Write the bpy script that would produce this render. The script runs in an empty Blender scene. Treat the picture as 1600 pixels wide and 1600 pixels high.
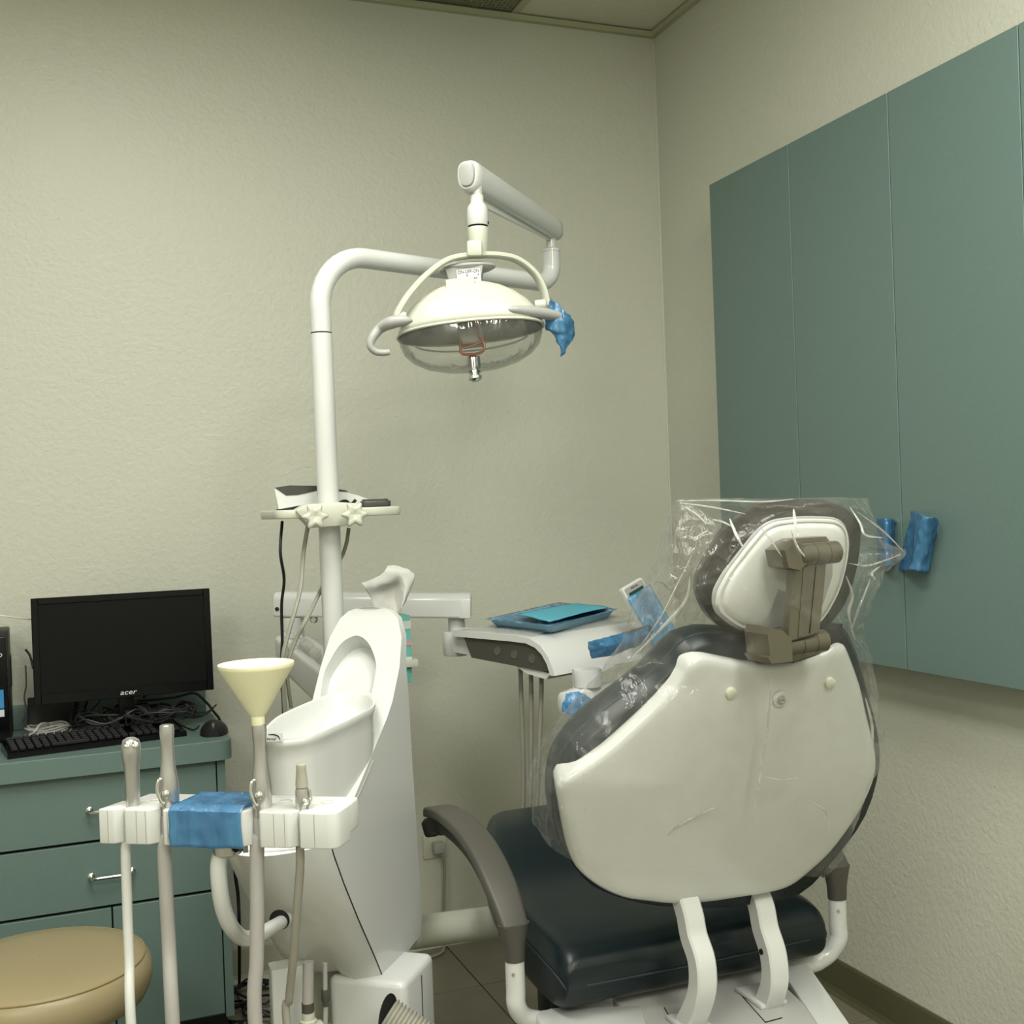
import bpy, bmesh, math, random
from mathutils import Vector as V, Matrix, noise
random.seed(7); noise.seed_set(4)
PI = math.pi
COL = bpy.context.scene.collection
SC = bpy.context.scene

# ------------------------------------------------------------------ camera
F = 1795.35; YAW = 0.371933; PITCH = 0.0061945; ROLL = -0.036534
CAM = V((0, 0, 1.28))
_f = V((math.sin(YAW)*math.cos(PITCH), math.cos(YAW)*math.cos(PITCH), -math.sin(PITCH)))
_r = V((math.cos(YAW), -math.sin(YAW), 0)); _u = _r.cross(_f)
RGT = _r*math.cos(ROLL)+_u*math.sin(ROLL); UPV = -_r*math.sin(ROLL)+_u*math.cos(ROLL); FWD = _f
cam = bpy.data.cameras.new('camera'); camo = bpy.data.objects.new('camera', cam); COL.objects.link(camo)
m = Matrix((RGT, UPV, -FWD)).transposed().to_4x4(); m.translation = CAM; camo.matrix_world = m
cam.sensor_width = 36; cam.lens = F*36/1600; cam.clip_start = .02
SC.camera = camo

# ------------------------------------------------------------------ world and light
w = bpy.data.worlds.new('World'); SC.world = w; w.use_nodes = True
w.node_tree.nodes['Background'].inputs[0].default_value = (.75, .8, .72, 1)
w.node_tree.nodes['Background'].inputs[1].default_value = .05
SC.view_settings.view_transform = 'Standard'; SC.view_settings.look = 'None'
SC.view_settings.gamma = 1; SC.view_settings.exposure = 0
SC.view_settings.use_curve_mapping = False
CEIL = 2.755; XR = 1.795; YB = 3.217; XL = -1.5; YF = -1.5
TROFFERS = [(.05, 1.45, 37, .61, 1.22), (.955, .75, 35, .61, 1.22), (-1.17, -.54, 48, .61, 1.22), (.66, -.85, 52, .61, 1.22)]   # x, y, watts, size x, size y; last two unseen fill, fourth added
for tx, ty, tw, sx, sy in TROFFERS:
    l = bpy.data.lights.new('troffer_lamp', 'AREA'); l.energy = tw; l.shape = 'RECTANGLE'
    l.size = sx-.06; l.size_y = sy-.06; l.color = (1.0, .99, .91)
    o = bpy.data.objects.new('troffer_lamp', l); o.location = (tx, ty, CEIL-.012); COL.objects.link(o)

# ------------------------------------------------------------------ helpers
def ray(x, y): return RGT*((x-800)/F)-UPV*((y-800)/F)+FWD
def aY(x, y, Y): d = ray(x, y); return CAM+d*(Y/d.y)
def aX(x, y, X): d = ray(x, y); return CAM+d*(X/d.x)
def aZ(x, y, z): d = ray(x, y); return CAM+d*((z-CAM.z)/d.z)
def aD(x, y, D): return CAM+ray(x, y)*D
def aP(x, y, p0, n): d = ray(x, y); return CAM+d*((V(p0)-CAM).dot(n)/d.dot(n))

MATS = {}
def mat(name, col, rough=.5, metal=0, bump=0, bscale=200, var=0, vscale=8, spec=.5, coat=0, sss=0, trans=0, ior=1.45, alpha=1, detail=2):
    if name in MATS: return MATS[name]
    M = bpy.data.materials.new(name); M.use_nodes = True; nt = M.node_tree; b = nt.nodes['Principled BSDF']
    b.inputs['Base Color'].default_value = (*col, 1); b.inputs['Roughness'].default_value = rough
    b.inputs['Metallic'].default_value = metal; b.inputs['Specular IOR Level'].default_value = spec
    b.inputs['Coat Weight'].default_value = coat; b.inputs['Transmission Weight'].default_value = trans
    b.inputs['IOR'].default_value = ior; b.inputs['Alpha'].default_value = alpha
    tc = nt.nodes.new('ShaderNodeTexCoord')
    if var:
        n = nt.nodes.new('ShaderNodeTexNoise'); n.inputs['Scale'].default_value = vscale; n.inputs['Detail'].default_value = 4
        nt.links.new(tc.outputs['Object'], n.inputs['Vector'])
        mx = nt.nodes.new('ShaderNodeMix'); mx.data_type = 'RGBA'
        mx.inputs[6].default_value = (*[c*(1-var) for c in col], 1); mx.inputs[7].default_value = (*[min(1, c*(1+var)) for c in col], 1)
        nt.links.new(n.outputs['Fac'], mx.inputs[0]); nt.links.new(mx.outputs[2], b.inputs['Base Color'])
    if bump:
        n = nt.nodes.new('ShaderNodeTexNoise'); n.inputs['Scale'].default_value = bscale; n.inputs['Detail'].default_value = detail
        nt.links.new(tc.outputs['Object'], n.inputs['Vector'])
        bp = nt.nodes.new('ShaderNodeBump'); bp.inputs['Strength'].default_value = bump; bp.inputs['Distance'].default_value = .004
        nt.links.new(n.outputs['Fac'], bp.inputs['Height']); nt.links.new(bp.outputs[0], b.inputs['Normal'])
    MATS[name] = M; return M

def film(name, col, opac, gloss=.1, streak=6, rough=.12, dens=.25, fres=.5):
    """thin plastic film: see-through, a little milky in the folds, glossy"""
    if name in MATS: return MATS[name]
    M = bpy.data.materials.new(name); M.use_nodes = True; nt = M.node_tree
    for n in list(nt.nodes): nt.nodes.remove(n)
    out = nt.nodes.new('ShaderNodeOutputMaterial'); tr = nt.nodes.new('ShaderNodeBsdfTransparent')
    tr.inputs[0].default_value = (*[1-(1-c)*dens for c in col], 1)
    df = nt.nodes.new('ShaderNodeBsdfDiffuse'); df.inputs[0].default_value = (*col, 1)
    tl = nt.nodes.new('ShaderNodeBsdfTranslucent'); tl.inputs[0].default_value = (*col, 1)
    dm = nt.nodes.new('ShaderNodeMixShader'); dm.inputs[0].default_value = .45
    nt.links.new(df.outputs[0], dm.inputs[1]); nt.links.new(tl.outputs[0], dm.inputs[2])
    gl = nt.nodes.new('ShaderNodeBsdfGlossy'); gl.inputs['Roughness'].default_value = rough
    tc = nt.nodes.new('ShaderNodeTexCoord'); mp = nt.nodes.new('ShaderNodeMapping'); mp.inputs['Scale'].default_value = (1, 1, .35)
    n = nt.nodes.new('ShaderNodeTexNoise'); n.inputs['Scale'].default_value = streak; n.inputs['Detail'].default_value = 5; n.inputs['Distortion'].default_value = 1.2
    nt.links.new(tc.outputs['Object'], mp.inputs[0]); nt.links.new(mp.outputs[0], n.inputs['Vector'])
    mr = nt.nodes.new('ShaderNodeMapRange'); mr.inputs[1].default_value = .35; mr.inputs[2].default_value = .75
    mr.inputs[3].default_value = opac*.55; mr.inputs[4].default_value = min(1, opac*1.8)
    nt.links.new(n.outputs['Fac'], mr.inputs[0])
    bp = nt.nodes.new('ShaderNodeBump'); bp.inputs['Strength'].default_value = .6; bp.inputs['Distance'].default_value = .01
    n2 = nt.nodes.new('ShaderNodeTexNoise'); n2.inputs['Scale'].default_value = streak*4; n2.inputs['Detail'].default_value = 3; n2.inputs['Distortion'].default_value = 2
    nt.links.new(mp.outputs[0], n2.inputs['Vector']); nt.links.new(n2.outputs['Fac'], bp.inputs['Height'])
    nt.links.new(bp.outputs[0], gl.inputs['Normal'])
    m1 = nt.nodes.new('ShaderNodeMixShader'); nt.links.new(mr.outputs[0], m1.inputs[0]); nt.links.new(tr.outputs[0], m1.inputs[1]); nt.links.new(dm.outputs[0], m1.inputs[2])
    lw = nt.nodes.new('ShaderNodeLayerWeight'); lw.inputs[0].default_value = .25; nt.links.new(bp.outputs[0], lw.inputs['Normal'])
    mu = nt.nodes.new('ShaderNodeMath'); mu.operation = 'MULTIPLY_ADD'; mu.inputs[1].default_value = fres; mu.inputs[2].default_value = gloss
    nt.links.new(lw.outputs['Fresnel'], mu.inputs[0])
    m2 = nt.nodes.new('ShaderNodeMixShader'); nt.links.new(mu.outputs[0], m2.inputs[0]); nt.links.new(m1.outputs[0], m2.inputs[1]); nt.links.new(gl.outputs[0], m2.inputs[2])
    nt.links.new(m2.outputs[0], out.inputs[0]); MATS[name] = M; return M

ORG = {}
def thing(name, label, cat, loc=(0, 0, 0), group=None):
    o = bpy.data.objects.new(name, None); COL.objects.link(o); o.location = V(loc); o.empty_display_size = .05
    ORG[o.name] = V(loc); o['label'] = label; o['category'] = cat
    if group: o['group'] = group
    return o
def obj(name, bm, m, parent=None, smooth=True, label=None, kind=None, loc=None, angle=40):
    """bm is in world coordinates"""
    bmesh.ops.recalc_face_normals(bm, faces=bm.faces)
    me = bpy.data.meshes.new(name); 
    org = ORG[parent.name] if parent else (V(loc) if loc else V((0, 0, 0)))
    bmesh.ops.translate(bm, verts=bm.verts, vec=-org)
    bm.to_mesh(me); bm.free()
    if smooth:
        me.shade_smooth() if hasattr(me, 'shade_smooth') else None
        try: me.set_sharp_from_angle(angle=math.radians(angle))
        except Exception: pass
    o = bpy.data.objects.new(name, me); COL.objects.link(o); me.materials.append(m)
    if parent: o.parent = parent
    else: o.location = org
    ORG[o.name] = org
    if label: o['label'] = label
    if kind: o['kind'] = kind
    return o
def tag(o, label, cat, group=None, kind=None):
    o['label'] = label; o['category'] = cat
    if group: o['group'] = group
    if kind: o['kind'] = kind
    return o
def struct(name, bm, m, parent=None, smooth=False):
    o = obj(name, bm, m, parent, smooth)
    if not parent: o['kind'] = 'structure'
    return o
def copy_part(src, parent, loc):
    c = src.copy(); COL.objects.link(c); c.parent = parent; c.location = loc; return c
def NB(): return bmesh.new()
def merge(bm, b2):
    me = bpy.data.meshes.new('tmp'); b2.to_mesh(me); b2.free(); bm.from_mesh(me); bpy.data.meshes.remove(me); return bm
def frame(o, x, y=None, z=None):
    x = V(x).normalized(); z = V(z or (0, 0, 1)); y = z.cross(x).normalized() if y is None else V(y).normalized(); z = x.cross(y)
    M = Matrix((x, y, z)).transposed().to_4x4(); M.translation = V(o); return M
I4 = Matrix.Identity(4)
def box(bm, lo, hi, M=I4, bev=0, seg=2):
    b = NB(); lo = V(lo); hi = V(hi)
    bmesh.ops.create_cube(b, size=1)
    for v in b.verts: v.co = V([(lo[i]+hi[i])/2+v.co[i]*(hi[i]-lo[i]) for i in range(3)])
    if bev: bmesh.ops.bevel(b, geom=list(b.edges), offset=bev, segments=seg, profile=.5, affect='EDGES')
    b.transform(M); return merge(bm, b)
def spl(pts, n=6):
    P = [V(p) for p in pts]; out = []
    for i in range(len(P)-1):
        a = P[max(i-1, 0)]; b = P[i]; c = P[i+1]; d = P[min(i+2, len(P)-1)]
        for k in range(n):
            t = k/n; out.append(.5*((2*b)+(c-a)*t+(2*a-5*b+4*c-d)*t*t+(3*b-a-3*c+d)*t**3))
    out.append(P[-1]); return out
def spls(vals, n=6):
    return [v.x for v in spl([V((x, 0, 0)) for x in vals], n)]
def loft(bm, rings, cap0=True, cap1=True, closed=True):
    R = [[bm.verts.new(p) for p in r] for r in rings]; n = len(R[0])
    for i in range(len(R)-1):
        for j in range(n if closed else n-1):
            k = (j+1) % n
            try: bm.faces.new((R[i][j], R[i][k], R[i+1][k], R[i+1][j]))
            except Exception: pass
    if cap0: bm.faces.new(R[0][::-1])
    if cap1: bm.faces.new(R[-1])
    return bm
def tube(bm, pts, r, n=12, sx=1, up=None, caps=True, sq=0):
    """sweep; r number or list; sx widens across, sq squares the section"""
    P = [V(p) for p in pts]; N = len(P); rs = r if isinstance(r, (list, tuple)) else [r]*N
    if len(rs) != N: rs = [rs[min(len(rs)-1, int(i/(N-1)*(len(rs)-1)))]*(1-((i/(N-1)*(len(rs)-1)) % 1))+rs[min(len(rs)-1, int(i/(N-1)*(len(rs)-1))+1)]*((i/(N-1)*(len(rs)-1)) % 1) for i in range(N)]
    rings = []; u = None
    for i in range(N):
        t = (P[min(i+1, N-1)]-P[max(i-1, 0)]).normalized()
        if u is None:
            u = V(up) if up else (V((0, 0, 1)) if abs(t.z) < .9 else V((1, 0, 0)))
        u = (u-t*u.dot(t)).normalized(); s = t.cross(u)
        ring = []
        for k in range(n):
            a = 2*PI*(k+.5)/n; c, q = math.cos(a), math.sin(a)
            if sq: c = math.copysign(abs(c)**(1-sq), c); q = math.copysign(abs(q)**(1-sq), q)
            ring.append(P[i]+s*c*rs[i]*sx+u*q*rs[i])
        rings.append(ring)
    return loft(bm, rings, caps, caps)
def lathe(bm, prof, o, ax=(0, 0, 1), n=24, sx=1, xdir=None, caps=True):
    ax = V(ax).normalized(); x = V(xdir) if xdir else (V((1, 0, 0)) if abs(ax.x) < .9 else V((0, 1, 0)))
    x = (x-ax*x.dot(ax)).normalized(); y = ax.cross(x); o = V(o)
    rings = [[o+ax*h+x*(math.cos(2*PI*k/n)*r*sx)+y*(math.sin(2*PI*k/n)*r) for k in range(n)] for r, h in prof]
    return loft(bm, rings, caps, caps)
def rounded(poly, r, n=4):
    """round the corners of a 2D polygon"""
    out = []; N = len(poly)
    for i in range(N):
        p = V((*poly[i], 0)); a = V((*poly[i-1], 0)); b = V((*poly[(i+1) % N], 0))
        rr = r[i] if isinstance(r, (list, tuple)) else r
        da = (a-p); db = (b-p); ra = min(rr, da.length*.48); rb = min(rr, db.length*.48)
        A = p+da.normalized()*ra; B = p+db.normalized()*rb
        for k in range(n+1):
            t = k/n; q = A*(1-t)**2+p*2*t*(1-t)+B*t*t; out.append((q.x, q.y))
    return out
def prism(bm, poly, h0, h1, M=I4, bev=0, seg=3, shrink=None):
    """poly in xy of M, extruded along z from h0 to h1, with softened rims"""
    AREA = sum(poly[i-1][0]*poly[i][1]-poly[i][0]*poly[i-1][1] for i in range(len(poly))); SG = 1 if AREA > 0 else -1
    def inset(d):
        out = []; N = len(poly)
        for i in range(N):
            a = V((*poly[i-1], 0)); b = V((*poly[(i+1) % N], 0)); t = (b-a)
            if t.length < 1e-9: out.append(V((*poly[i], 0))); continue
            nn = V((t.y, -t.x, 0)).normalized(); p = V((*poly[i], 0))
            out.append(p-nn*d*SG)
        return out
    if bev:
        rings = []
        for k in range(seg+1):
            a = PI/2*k/seg; rings.append([M@(p+V((0, 0, h0+bev*(1-math.cos(a))))) for p in inset(bev*(1-math.sin(a)))])
        for k in range(seg, -1, -1):
            a = PI/2*k/seg; rings.append([M@(p+V((0, 0, h1-bev*(1-math.cos(a))))) for p in inset(bev*(1-math.sin(a)))])
    else:
        rings = [[M@V((p[0], p[1], h)) for p in poly] for h in (h0, h1)]
    return loft(bm, rings)
def grid(bm, fn, nu, nv, thick=0):
    Vt = [[bm.verts.new(fn(i/nu, j/nv)) for j in range(nv+1)] for i in range(nu+1)]
    for i in range(nu):
        for j in range(nv): bm.faces.new((Vt[i][j], Vt[i+1][j], Vt[i+1][j+1], Vt[i][j+1]))
    return bm
def subs(o, n=1):
    md = o.modifiers.new('sub', 'SUBSURF'); md.levels = n; md.render_levels = n; return o
def solid(o, t):
    md = o.modifiers.new('solid', 'SOLIDIFY'); md.thickness = t; md.offset = 0; return o
def bake(o):
    dg = bpy.context.evaluated_depsgraph_get(); dg.update()
    me = bpy.data.meshes.new_from_object(o.evaluated_get(dg)); o.modifiers.clear(); o.data = me
def cut(o, bms, angle=40):
    """carve real recesses out of a solid"""
    for b in bms:
        me = bpy.data.meshes.new('c'); bmesh.ops.recalc_face_normals(b, faces=b.faces); bmesh.ops.translate(b, verts=b.verts, vec=-ORG[o.name]); b.to_mesh(me); b.free()
        c = bpy.data.objects.new('cutter', me); COL.objects.link(c); c.parent = o.parent; 
        if not o.parent: c.location = ORG[o.name]
        md = o.modifiers.new('b', 'BOOLEAN'); md.operation = 'DIFFERENCE'; md.object = c; md.solver = 'EXACT'
        bake(o); bpy.data.objects.remove(c); bpy.data.meshes.remove(me)
    o.data.shade_smooth(); o.data.set_sharp_from_angle(angle=math.radians(angle))
def text(name, s, size, M, m, parent, ext=.0004, shear=0, sxy=(1, 1), al='CENTER'):
    c = bpy.data.curves.new('t', 'FONT'); c.body = s; c.size = size; c.extrude = ext; c.shear = shear; c.align_x = al; c.align_y = 'CENTER'; c.resolution_u = 3
    t = bpy.data.objects.new('t', c); COL.objects.link(t); dg = bpy.context.evaluated_depsgraph_get(); dg.update()
    me = bpy.data.meshes.new_from_object(t.evaluated_get(dg)); bpy.data.objects.remove(t); bpy.data.curves.remove(c)
    b = NB(); b.from_mesh(me); bpy.data.meshes.remove(me); bmesh.ops.scale(b, vec=(*sxy, 1), verts=b.verts); b.transform(M)
    return obj(name, b, m, parent, smooth=False)
def fbm(p, s): return noise.noise(V(p)*s)
def crumple(o, amt, sc, ridge=True):
    for v in o.data.vertices:
        w_ = v.co+ORG[o.name]; d = noise.noise_vector(w_*sc)+noise.noise_vector(w_*sc*2.3)*.45
        v.co += d*amt

# ------------------------------------------------------------------ materials
WALL = mat('wall_paint', (.50, .505, .425), .42, bump=.42, bscale=85, var=.015, vscale=3, detail=3)
CEILM = mat('ceiling_tile', (.60, .59, .48), .9, bump=.6, bscale=160, var=.14, vscale=160)
GRIDM = mat('ceiling_grid_metal', (.38, .38, .26), .5)
WHITE = mat('white_enamel', (.565, .575, .56), .22, spec=.5, coat=.3)
WPLAST = mat('white_plastic', (.58, .59, .57), .3, coat=.15)
CREAM = mat('cream_plastic', (.49, .50, .42), .35)
SHELLM = mat('back_shell_plastic', (.55, .56, .53), .25, coat=.3)
TEAL = mat('teal_laminate', (.108, .164, .147), .42, bump=.12, bscale=500, var=.07, vscale=260)
TEALD = mat('dark_teal_edge', (.06, .11, .095), .5)
BLACKGAP = mat('dark_gap', (.004, .004, .004), .9)
BLACK = mat('black_plastic', (.012, .012, .013), .45, spec=.3)
BLACKG = mat('gloss_black', (.004, .004, .005), .15, spec=.22)
SCREEN = mat('dark_screen', (.006, .0065, .006), .3, spec=.12)
CHROME = mat('chrome', (.7, .7, .68), .15, 1)
SATIN = mat('satin_steel', (.56, .55, .54), .3, .88)
BRONZE = mat('grey_bronze_paint', (.135, .125, .092), .3, .6)
GREYP = mat('warm_grey_plastic', (.062, .059, .048), .5)
GREYL = mat('light_grey_plastic', (.33, .33, .32), .4)
GREYHOSE = mat('grey_hose', (.34, .33, .315), .45)
WHOSE = mat('white_hose', (.6, .6, .57), .4)
DHOSE = mat('taupe_hose', (.25, .24, .20), .45)
NAVY = mat('navy_leather', (.004, .010, .0125), .36, bump=.05, bscale=350, spec=.45)
TAN = mat('tan_vinyl', (.285, .232, .13), .38, bump=.06, bscale=300, var=.04)
OLIVE = mat('olive_baseboard', (.085, .085, .045), .4)
TILE = mat('floor_tile', (.17, .155, .115), .4, var=.22, vscale=9, bump=.05, bscale=60)
GROUT = mat('grout', (.035, .032, .025), .9)
GLASS = mat('clear_lens', (.96, .98, .96), .03, trans=1, ior=1.3)
COPPER = mat('copper_wire', (.35, .10, .04), .35, .6)
REFL = mat('reflector_inside', (.19, .18, .15), .3, .5)
PAPER = mat('tissue_paper', (.78, .77, .72), .8)
BLUEP = mat('blue_paper', (.10, .42, .55), .8)
AQUA = mat('aqua_box_card', (.13, .42, .37), .5, var=.25, vscale=60)
BLUEF = film('blue_film', (.14, .43, .72), .5, gloss=.06, streak=14, dens=.75)
BLUEF2 = film('blue_film_tight', (.14, .41, .68), .5, gloss=.05, streak=14, dens=.8)
BLUELT = film('pale_blue_film', (.20, .47, .70), .6, gloss=.06, streak=14, dens=.6)
BAG = film('clear_bag', (.80, .80, .76), .06, gloss=.025, streak=8, rough=.06, dens=0, fres=.22)
FUNN = mat('funnel_plastic', (.78, .76, .52), .4)

# ------------------------------------------------------------------ the room
def slab(name, lo, hi, m, parent=None): return struct(name, box(NB(), lo, hi), m, parent)
slab('wall_back', (XL-.1, YB, 0), (XR+.1, YB+.1, CEIL), WALL)
slab('wall_right', (XR, YF-.1, 0), (XR+.1, YB, CEIL), WALL)
slab('wall_left', (XL-.1, YF-.1, 0), (XL, YB, CEIL), WALL)
slab('wall_front', (XL, YF-.1, 0), (XR, YF, CEIL), WALL)
fl = slab('floor', (XL-.1, YF-.1, -.1), (XR+.1, YB+.1, -.004), GROUT)
ta = aZ(752, 1539, 0); TS = .305; k = 0; tsrc = []
i0 = math.ceil((ta.x-XL)/TS); j0 = math.ceil((ta.y-YF)/TS)
for i in range(-i0, int((XR-ta.x)/TS)+1):
    for j in range(-j0, int((YB-ta.y)/TS)+1):
        x0, x1 = max(XL, ta.x+i*TS+.0018), min(XR, ta.x+(i+1)*TS-.0018); y0, y1 = max(YF, ta.y+j*TS+.0018), min(YB, ta.y+(j+1)*TS-.0018)
        if x1-x0 < .02 or y1-y0 < .02: continue
        struct('tile', box(NB(), (x0, y0, -.006), (x1, y1, 0), bev=.0008, seg=1), TILE, fl)
# suspended ceiling: real grid bars, tiles resting on it, an egg-crate vent, troffer housings
ce = slab('ceiling', (XL-.1, YF-.1, CEIL+.16), (XR+.1, YB+.1, CEIL+.2), CEILM)
gx = aZ(806, 20, CEIL).x; CS = .61
xs = [gx+CS*i for i in range(-5, 2)]; ys = [YB+.0-CS*j-.08 for j in range(0, 9)]
xl = [XL]+[x for x in xs if XL+.05 < x < XR-.02]+[XR]; yl = [YF]+sorted(y for y in ys if YF+.05 < y < YB-.02 and y != ys[0])+[YB]
holes = [(tx-sx/2-.02, tx+sx/2+.02, ty-sy/2-.02, ty+sy/2+.02) for tx, ty, tw, sx, sy in TROFFERS]
def blocked(x, y): return any(a < x < b and c < y < d for a, b, c, d in holes)
VENT = None
for i in range(len(xl)-1):
    for j in range(len(yl)-1):
        cx, cy = (xl[i]+xl[i+1])/2, (yl[j]+yl[j+1])/2
        if blocked(cx, cy): continue
        if j == len(yl)-2 and abs(xl[i+1]-gx) < .01: VENT = (xl[i], xl[i+1], yl[j], yl[j+1]); continue
        struct('ceiling_tile', box(NB(), (xl[i]+.003, yl[j]+.003, CEIL+.004), (xl[i+1]-.003, yl[j+1]-.003, CEIL+.02)), CEILM, ce)
for x in xl[1:-1]: struct('grid_bar', box(NB(), (x-.012, YF, CEIL), (x+.012, YB, CEIL+.004)), GRIDM, ce)
for y in yl[1:-1]: struct('grid_bar', box(NB(), (XL, y-.012, CEIL-.0006), (XR, y+.012, CEIL+.0034)), GRIDM, ce)
struct('trim_1', box(NB(), (XL, YB-.018, CEIL-.017), (XR, YB-.0005, CEIL-.001)), GRIDM)
struct('trim_2', box(NB(), (XR-.018, YF, CEIL-.017), (XR-.0005, YB-.018, CEIL-.001)), GRIDM)
vx0, vx1, vy0, vy1 = VENT
vt = thing('ceiling_vent', 'dark perforated metal return-air vent in the ceiling beside the corner tile', 'vent', ((vx0+vx1)/2, (vy0+vy1)/2, CEIL))
obj('backing', box(NB(), (vx0+.003, vy0+.003, CEIL+.03), (vx1-.003, vy1-.003, CEIL+.04)), mat('vent_dark', (.02, .02, .015), .8), vt, False)
gb = NB(); n = 46
for k in range(n+1):
    x = vx0+.006+(vx1-vx0-.012)*k/n; box(gb, (x-.0022, vy0+.004, CEIL+.006), (x+.0022, vy1-.004, CEIL+.012))
    y = vy0+.006+(vy1-vy0-.012)*k/n; box(gb, (vx0+.004, y-.0022, CEIL+.0055), (vx1-.004, y+.0022, CEIL+.0115))
obj('perforated_panel', gb, mat('vent_metal', (.23, .23, .15), .5), vt, False, kind='stuff')
WOR = ['in front of the back wall, left of the dental lamp', 'above the dental chair', 'as unseen fill near the left wall behind the camera', 'added as unseen fill at the right behind the camera']
for (tx, ty, tw, sx, sy), wd in zip(TROFFERS, WOR):
    t = thing('ceiling_light', 'recessed white fluorescent ceiling troffer '+wd, 'ceiling light', (tx, ty, CEIL))
    hb = NB(); x0, x1, y0, y1 = tx-sx/2, tx+sx/2, ty-sy/2, ty+sy/2
    box(hb, (x0, y0, CEIL+.05), (x1, y1, CEIL+.055)); box(hb, (x0, y0, CEIL-.008), (x0+.02, y1, CEIL+.05)); box(hb, (x1-.02, y0, CEIL-.008), (x1, y1, CEIL+.05))
    box(hb, (x0+.02, y0, CEIL-.008), (x1-.02, y0+.02, CEIL+.05)); box(hb, (x0+.02, y1-.02, CEIL-.008), (x1-.02, y1, CEIL+.05))
    obj('housing', hb, WHITE, t, False)
# baseboards and the caulked corner
def base_prof(): return [(0, 0), (.014, 0), (.008, .010), (.005, .02), (.0045, .088), (.003, .094), (0, .095)]
bb = NB(); loft(bb, [[V((x, YB-p[0], p[1])) for p in base_prof()] for x in (XL, XR)]); struct('baseboard_back', bb, mat('cream_baseboard', (.36, .36, .27), .45))
bb = NB(); loft(bb, [[V((XR-p[0], y, p[1])) for p in base_prof()] for y in (YF, YB-.015)]); struct('baseboard_right', bb, OLIVE)
struct('trim_3', tube(NB(), [(XR-.001, YB-.001, .1), (XR-.001, YB-.001, CEIL-.03)], .004, 8), WALL, smooth=True)
# ------------------------------------------------------------------ wall cabinet on the right wall
CX = XR-.10; cy = [aX(1107.6, 287.6, CX).y, aX(1231, 225, CX).y, aX(1386, 142, CX).y, aX(1590, 37, CX).y, aX(1900, -120, CX).y]; cz0, cz1 = aX(1417, 1047, CX).z, aX(1231, 225, CX).z
wc = thing('wall_cabinet', 'tall flat teal wall cabinet mounted on the right wall', 'cabinet', (XR, (cy[0]+cy[-1])/2, cz0))
obj('carcass', box(NB(), (CX+.02, cy[-1]+.002, cz0+.001), (XR-.001, cy[0]-.001, cz1-.001)), TEAL, wc, False)
obj('gap_backing', box(NB(), (CX+.0185, cy[-1]+.004, cz0+.004), (CX+.0199, cy[0]-.004, cz1-.004)), BLACKGAP, wc, False)
CD = []
for i in range(4):
    d = obj('door', box(NB(), (CX, cy[i+1]+.0012, cz0), (CX+.018, cy[i]-.0012, cz1), bev=.001, seg=1), TEAL, wc, False); CD.append(d)
def pull(px, py0, py1, parent, X=CX):
    a = aX(px, py0, X-.028); c = aX(px+4, py1, X-.028); c.y = a.y; b = NB()
    tube(b, spl([(X, a.y, a.z), (X-.018, a.y, a.z), (X-.028, a.y, a.z-.010), (X-.028, a.y, (a.z+c.z)/2), (X-.028, a.y, c.z+.01), (X-.018, a.y, c.z), (X, a.y, c.z)], 5), .004, 8)
    obj('handle', b, CHROME, parent); return a, c
hA = pull(1384, 815, 872, CD[1]); hB = pull(1434, 826, 878, CD[2])
def film_sheet(name, label, pts, m, amt=.004, sc=60, nu=22, nv=22, group=None, fold=.006):
    """crumpled sheet: pts is a grid (rows) of 3D points, spline-resampled"""
    rows = [spl(r, max(2, nu//(len(r)-1))) for r in pts]; cols = len(rows[0])
    full = [spl([rows[i][j] for i in range(len(rows))], max(2, nv//(len(rows)-1))) for j in range(cols)]
    b = NB(); vs = [[b.verts.new(p) for p in c] for c in full]
    for i in range(cols-1):
        for j in range(len(vs[0])-1): b.faces.new((vs[i][j], vs[i+1][j], vs[i+1][j+1], vs[i][j+1]))
    loc = sum((V(p) for r in pts for p in r), V())/sum(len(r) for r in pts)
    o = obj(name, b, m, None, loc=loc, angle=25); crumple(o, amt, sc); tag(o, label, 'plastic film', group); solid(o, .0008); return o
def wrapsheet(quad, X, bulge, **k):
    # pixel quad on the door plane, lifted over the handle
    (a, b, c, d) = quad; rows = []
    for i in range(5):
        r = []
        for j in range(5):
            s, t = j/4, i/4; x = (a[0]*(1-s)+b[0]*s)*(1-t)+(d[0]*(1-s)+c[0]*s)*t; y = (a[1]*(1-s)+b[1]*s)*(1-t)+(d[1]*(1-s)+c[1]*s)*t
            r.append(aX(x, y, X-.006-bulge*math.sin(PI*s)*.9))
        rows.append(r)
    return rows
film_sheet('barrier_film', 'crumpled blue film wrapped round the nearer teal cabinet door handle, right of the chair bag', wrapsheet([(1425, 798), (1467, 812), (1451, 894), (1404, 890)], CX, .042), BLUEF2, .004, 55)
film_sheet('barrier_film', 'small blue film piece on the farther teal cabinet door handle, partly behind the clear bag', wrapsheet([(1370, 810), (1398, 812), (1397, 884), (1372, 886)], CX, .038), BLUEF2, .003, 60)

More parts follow.
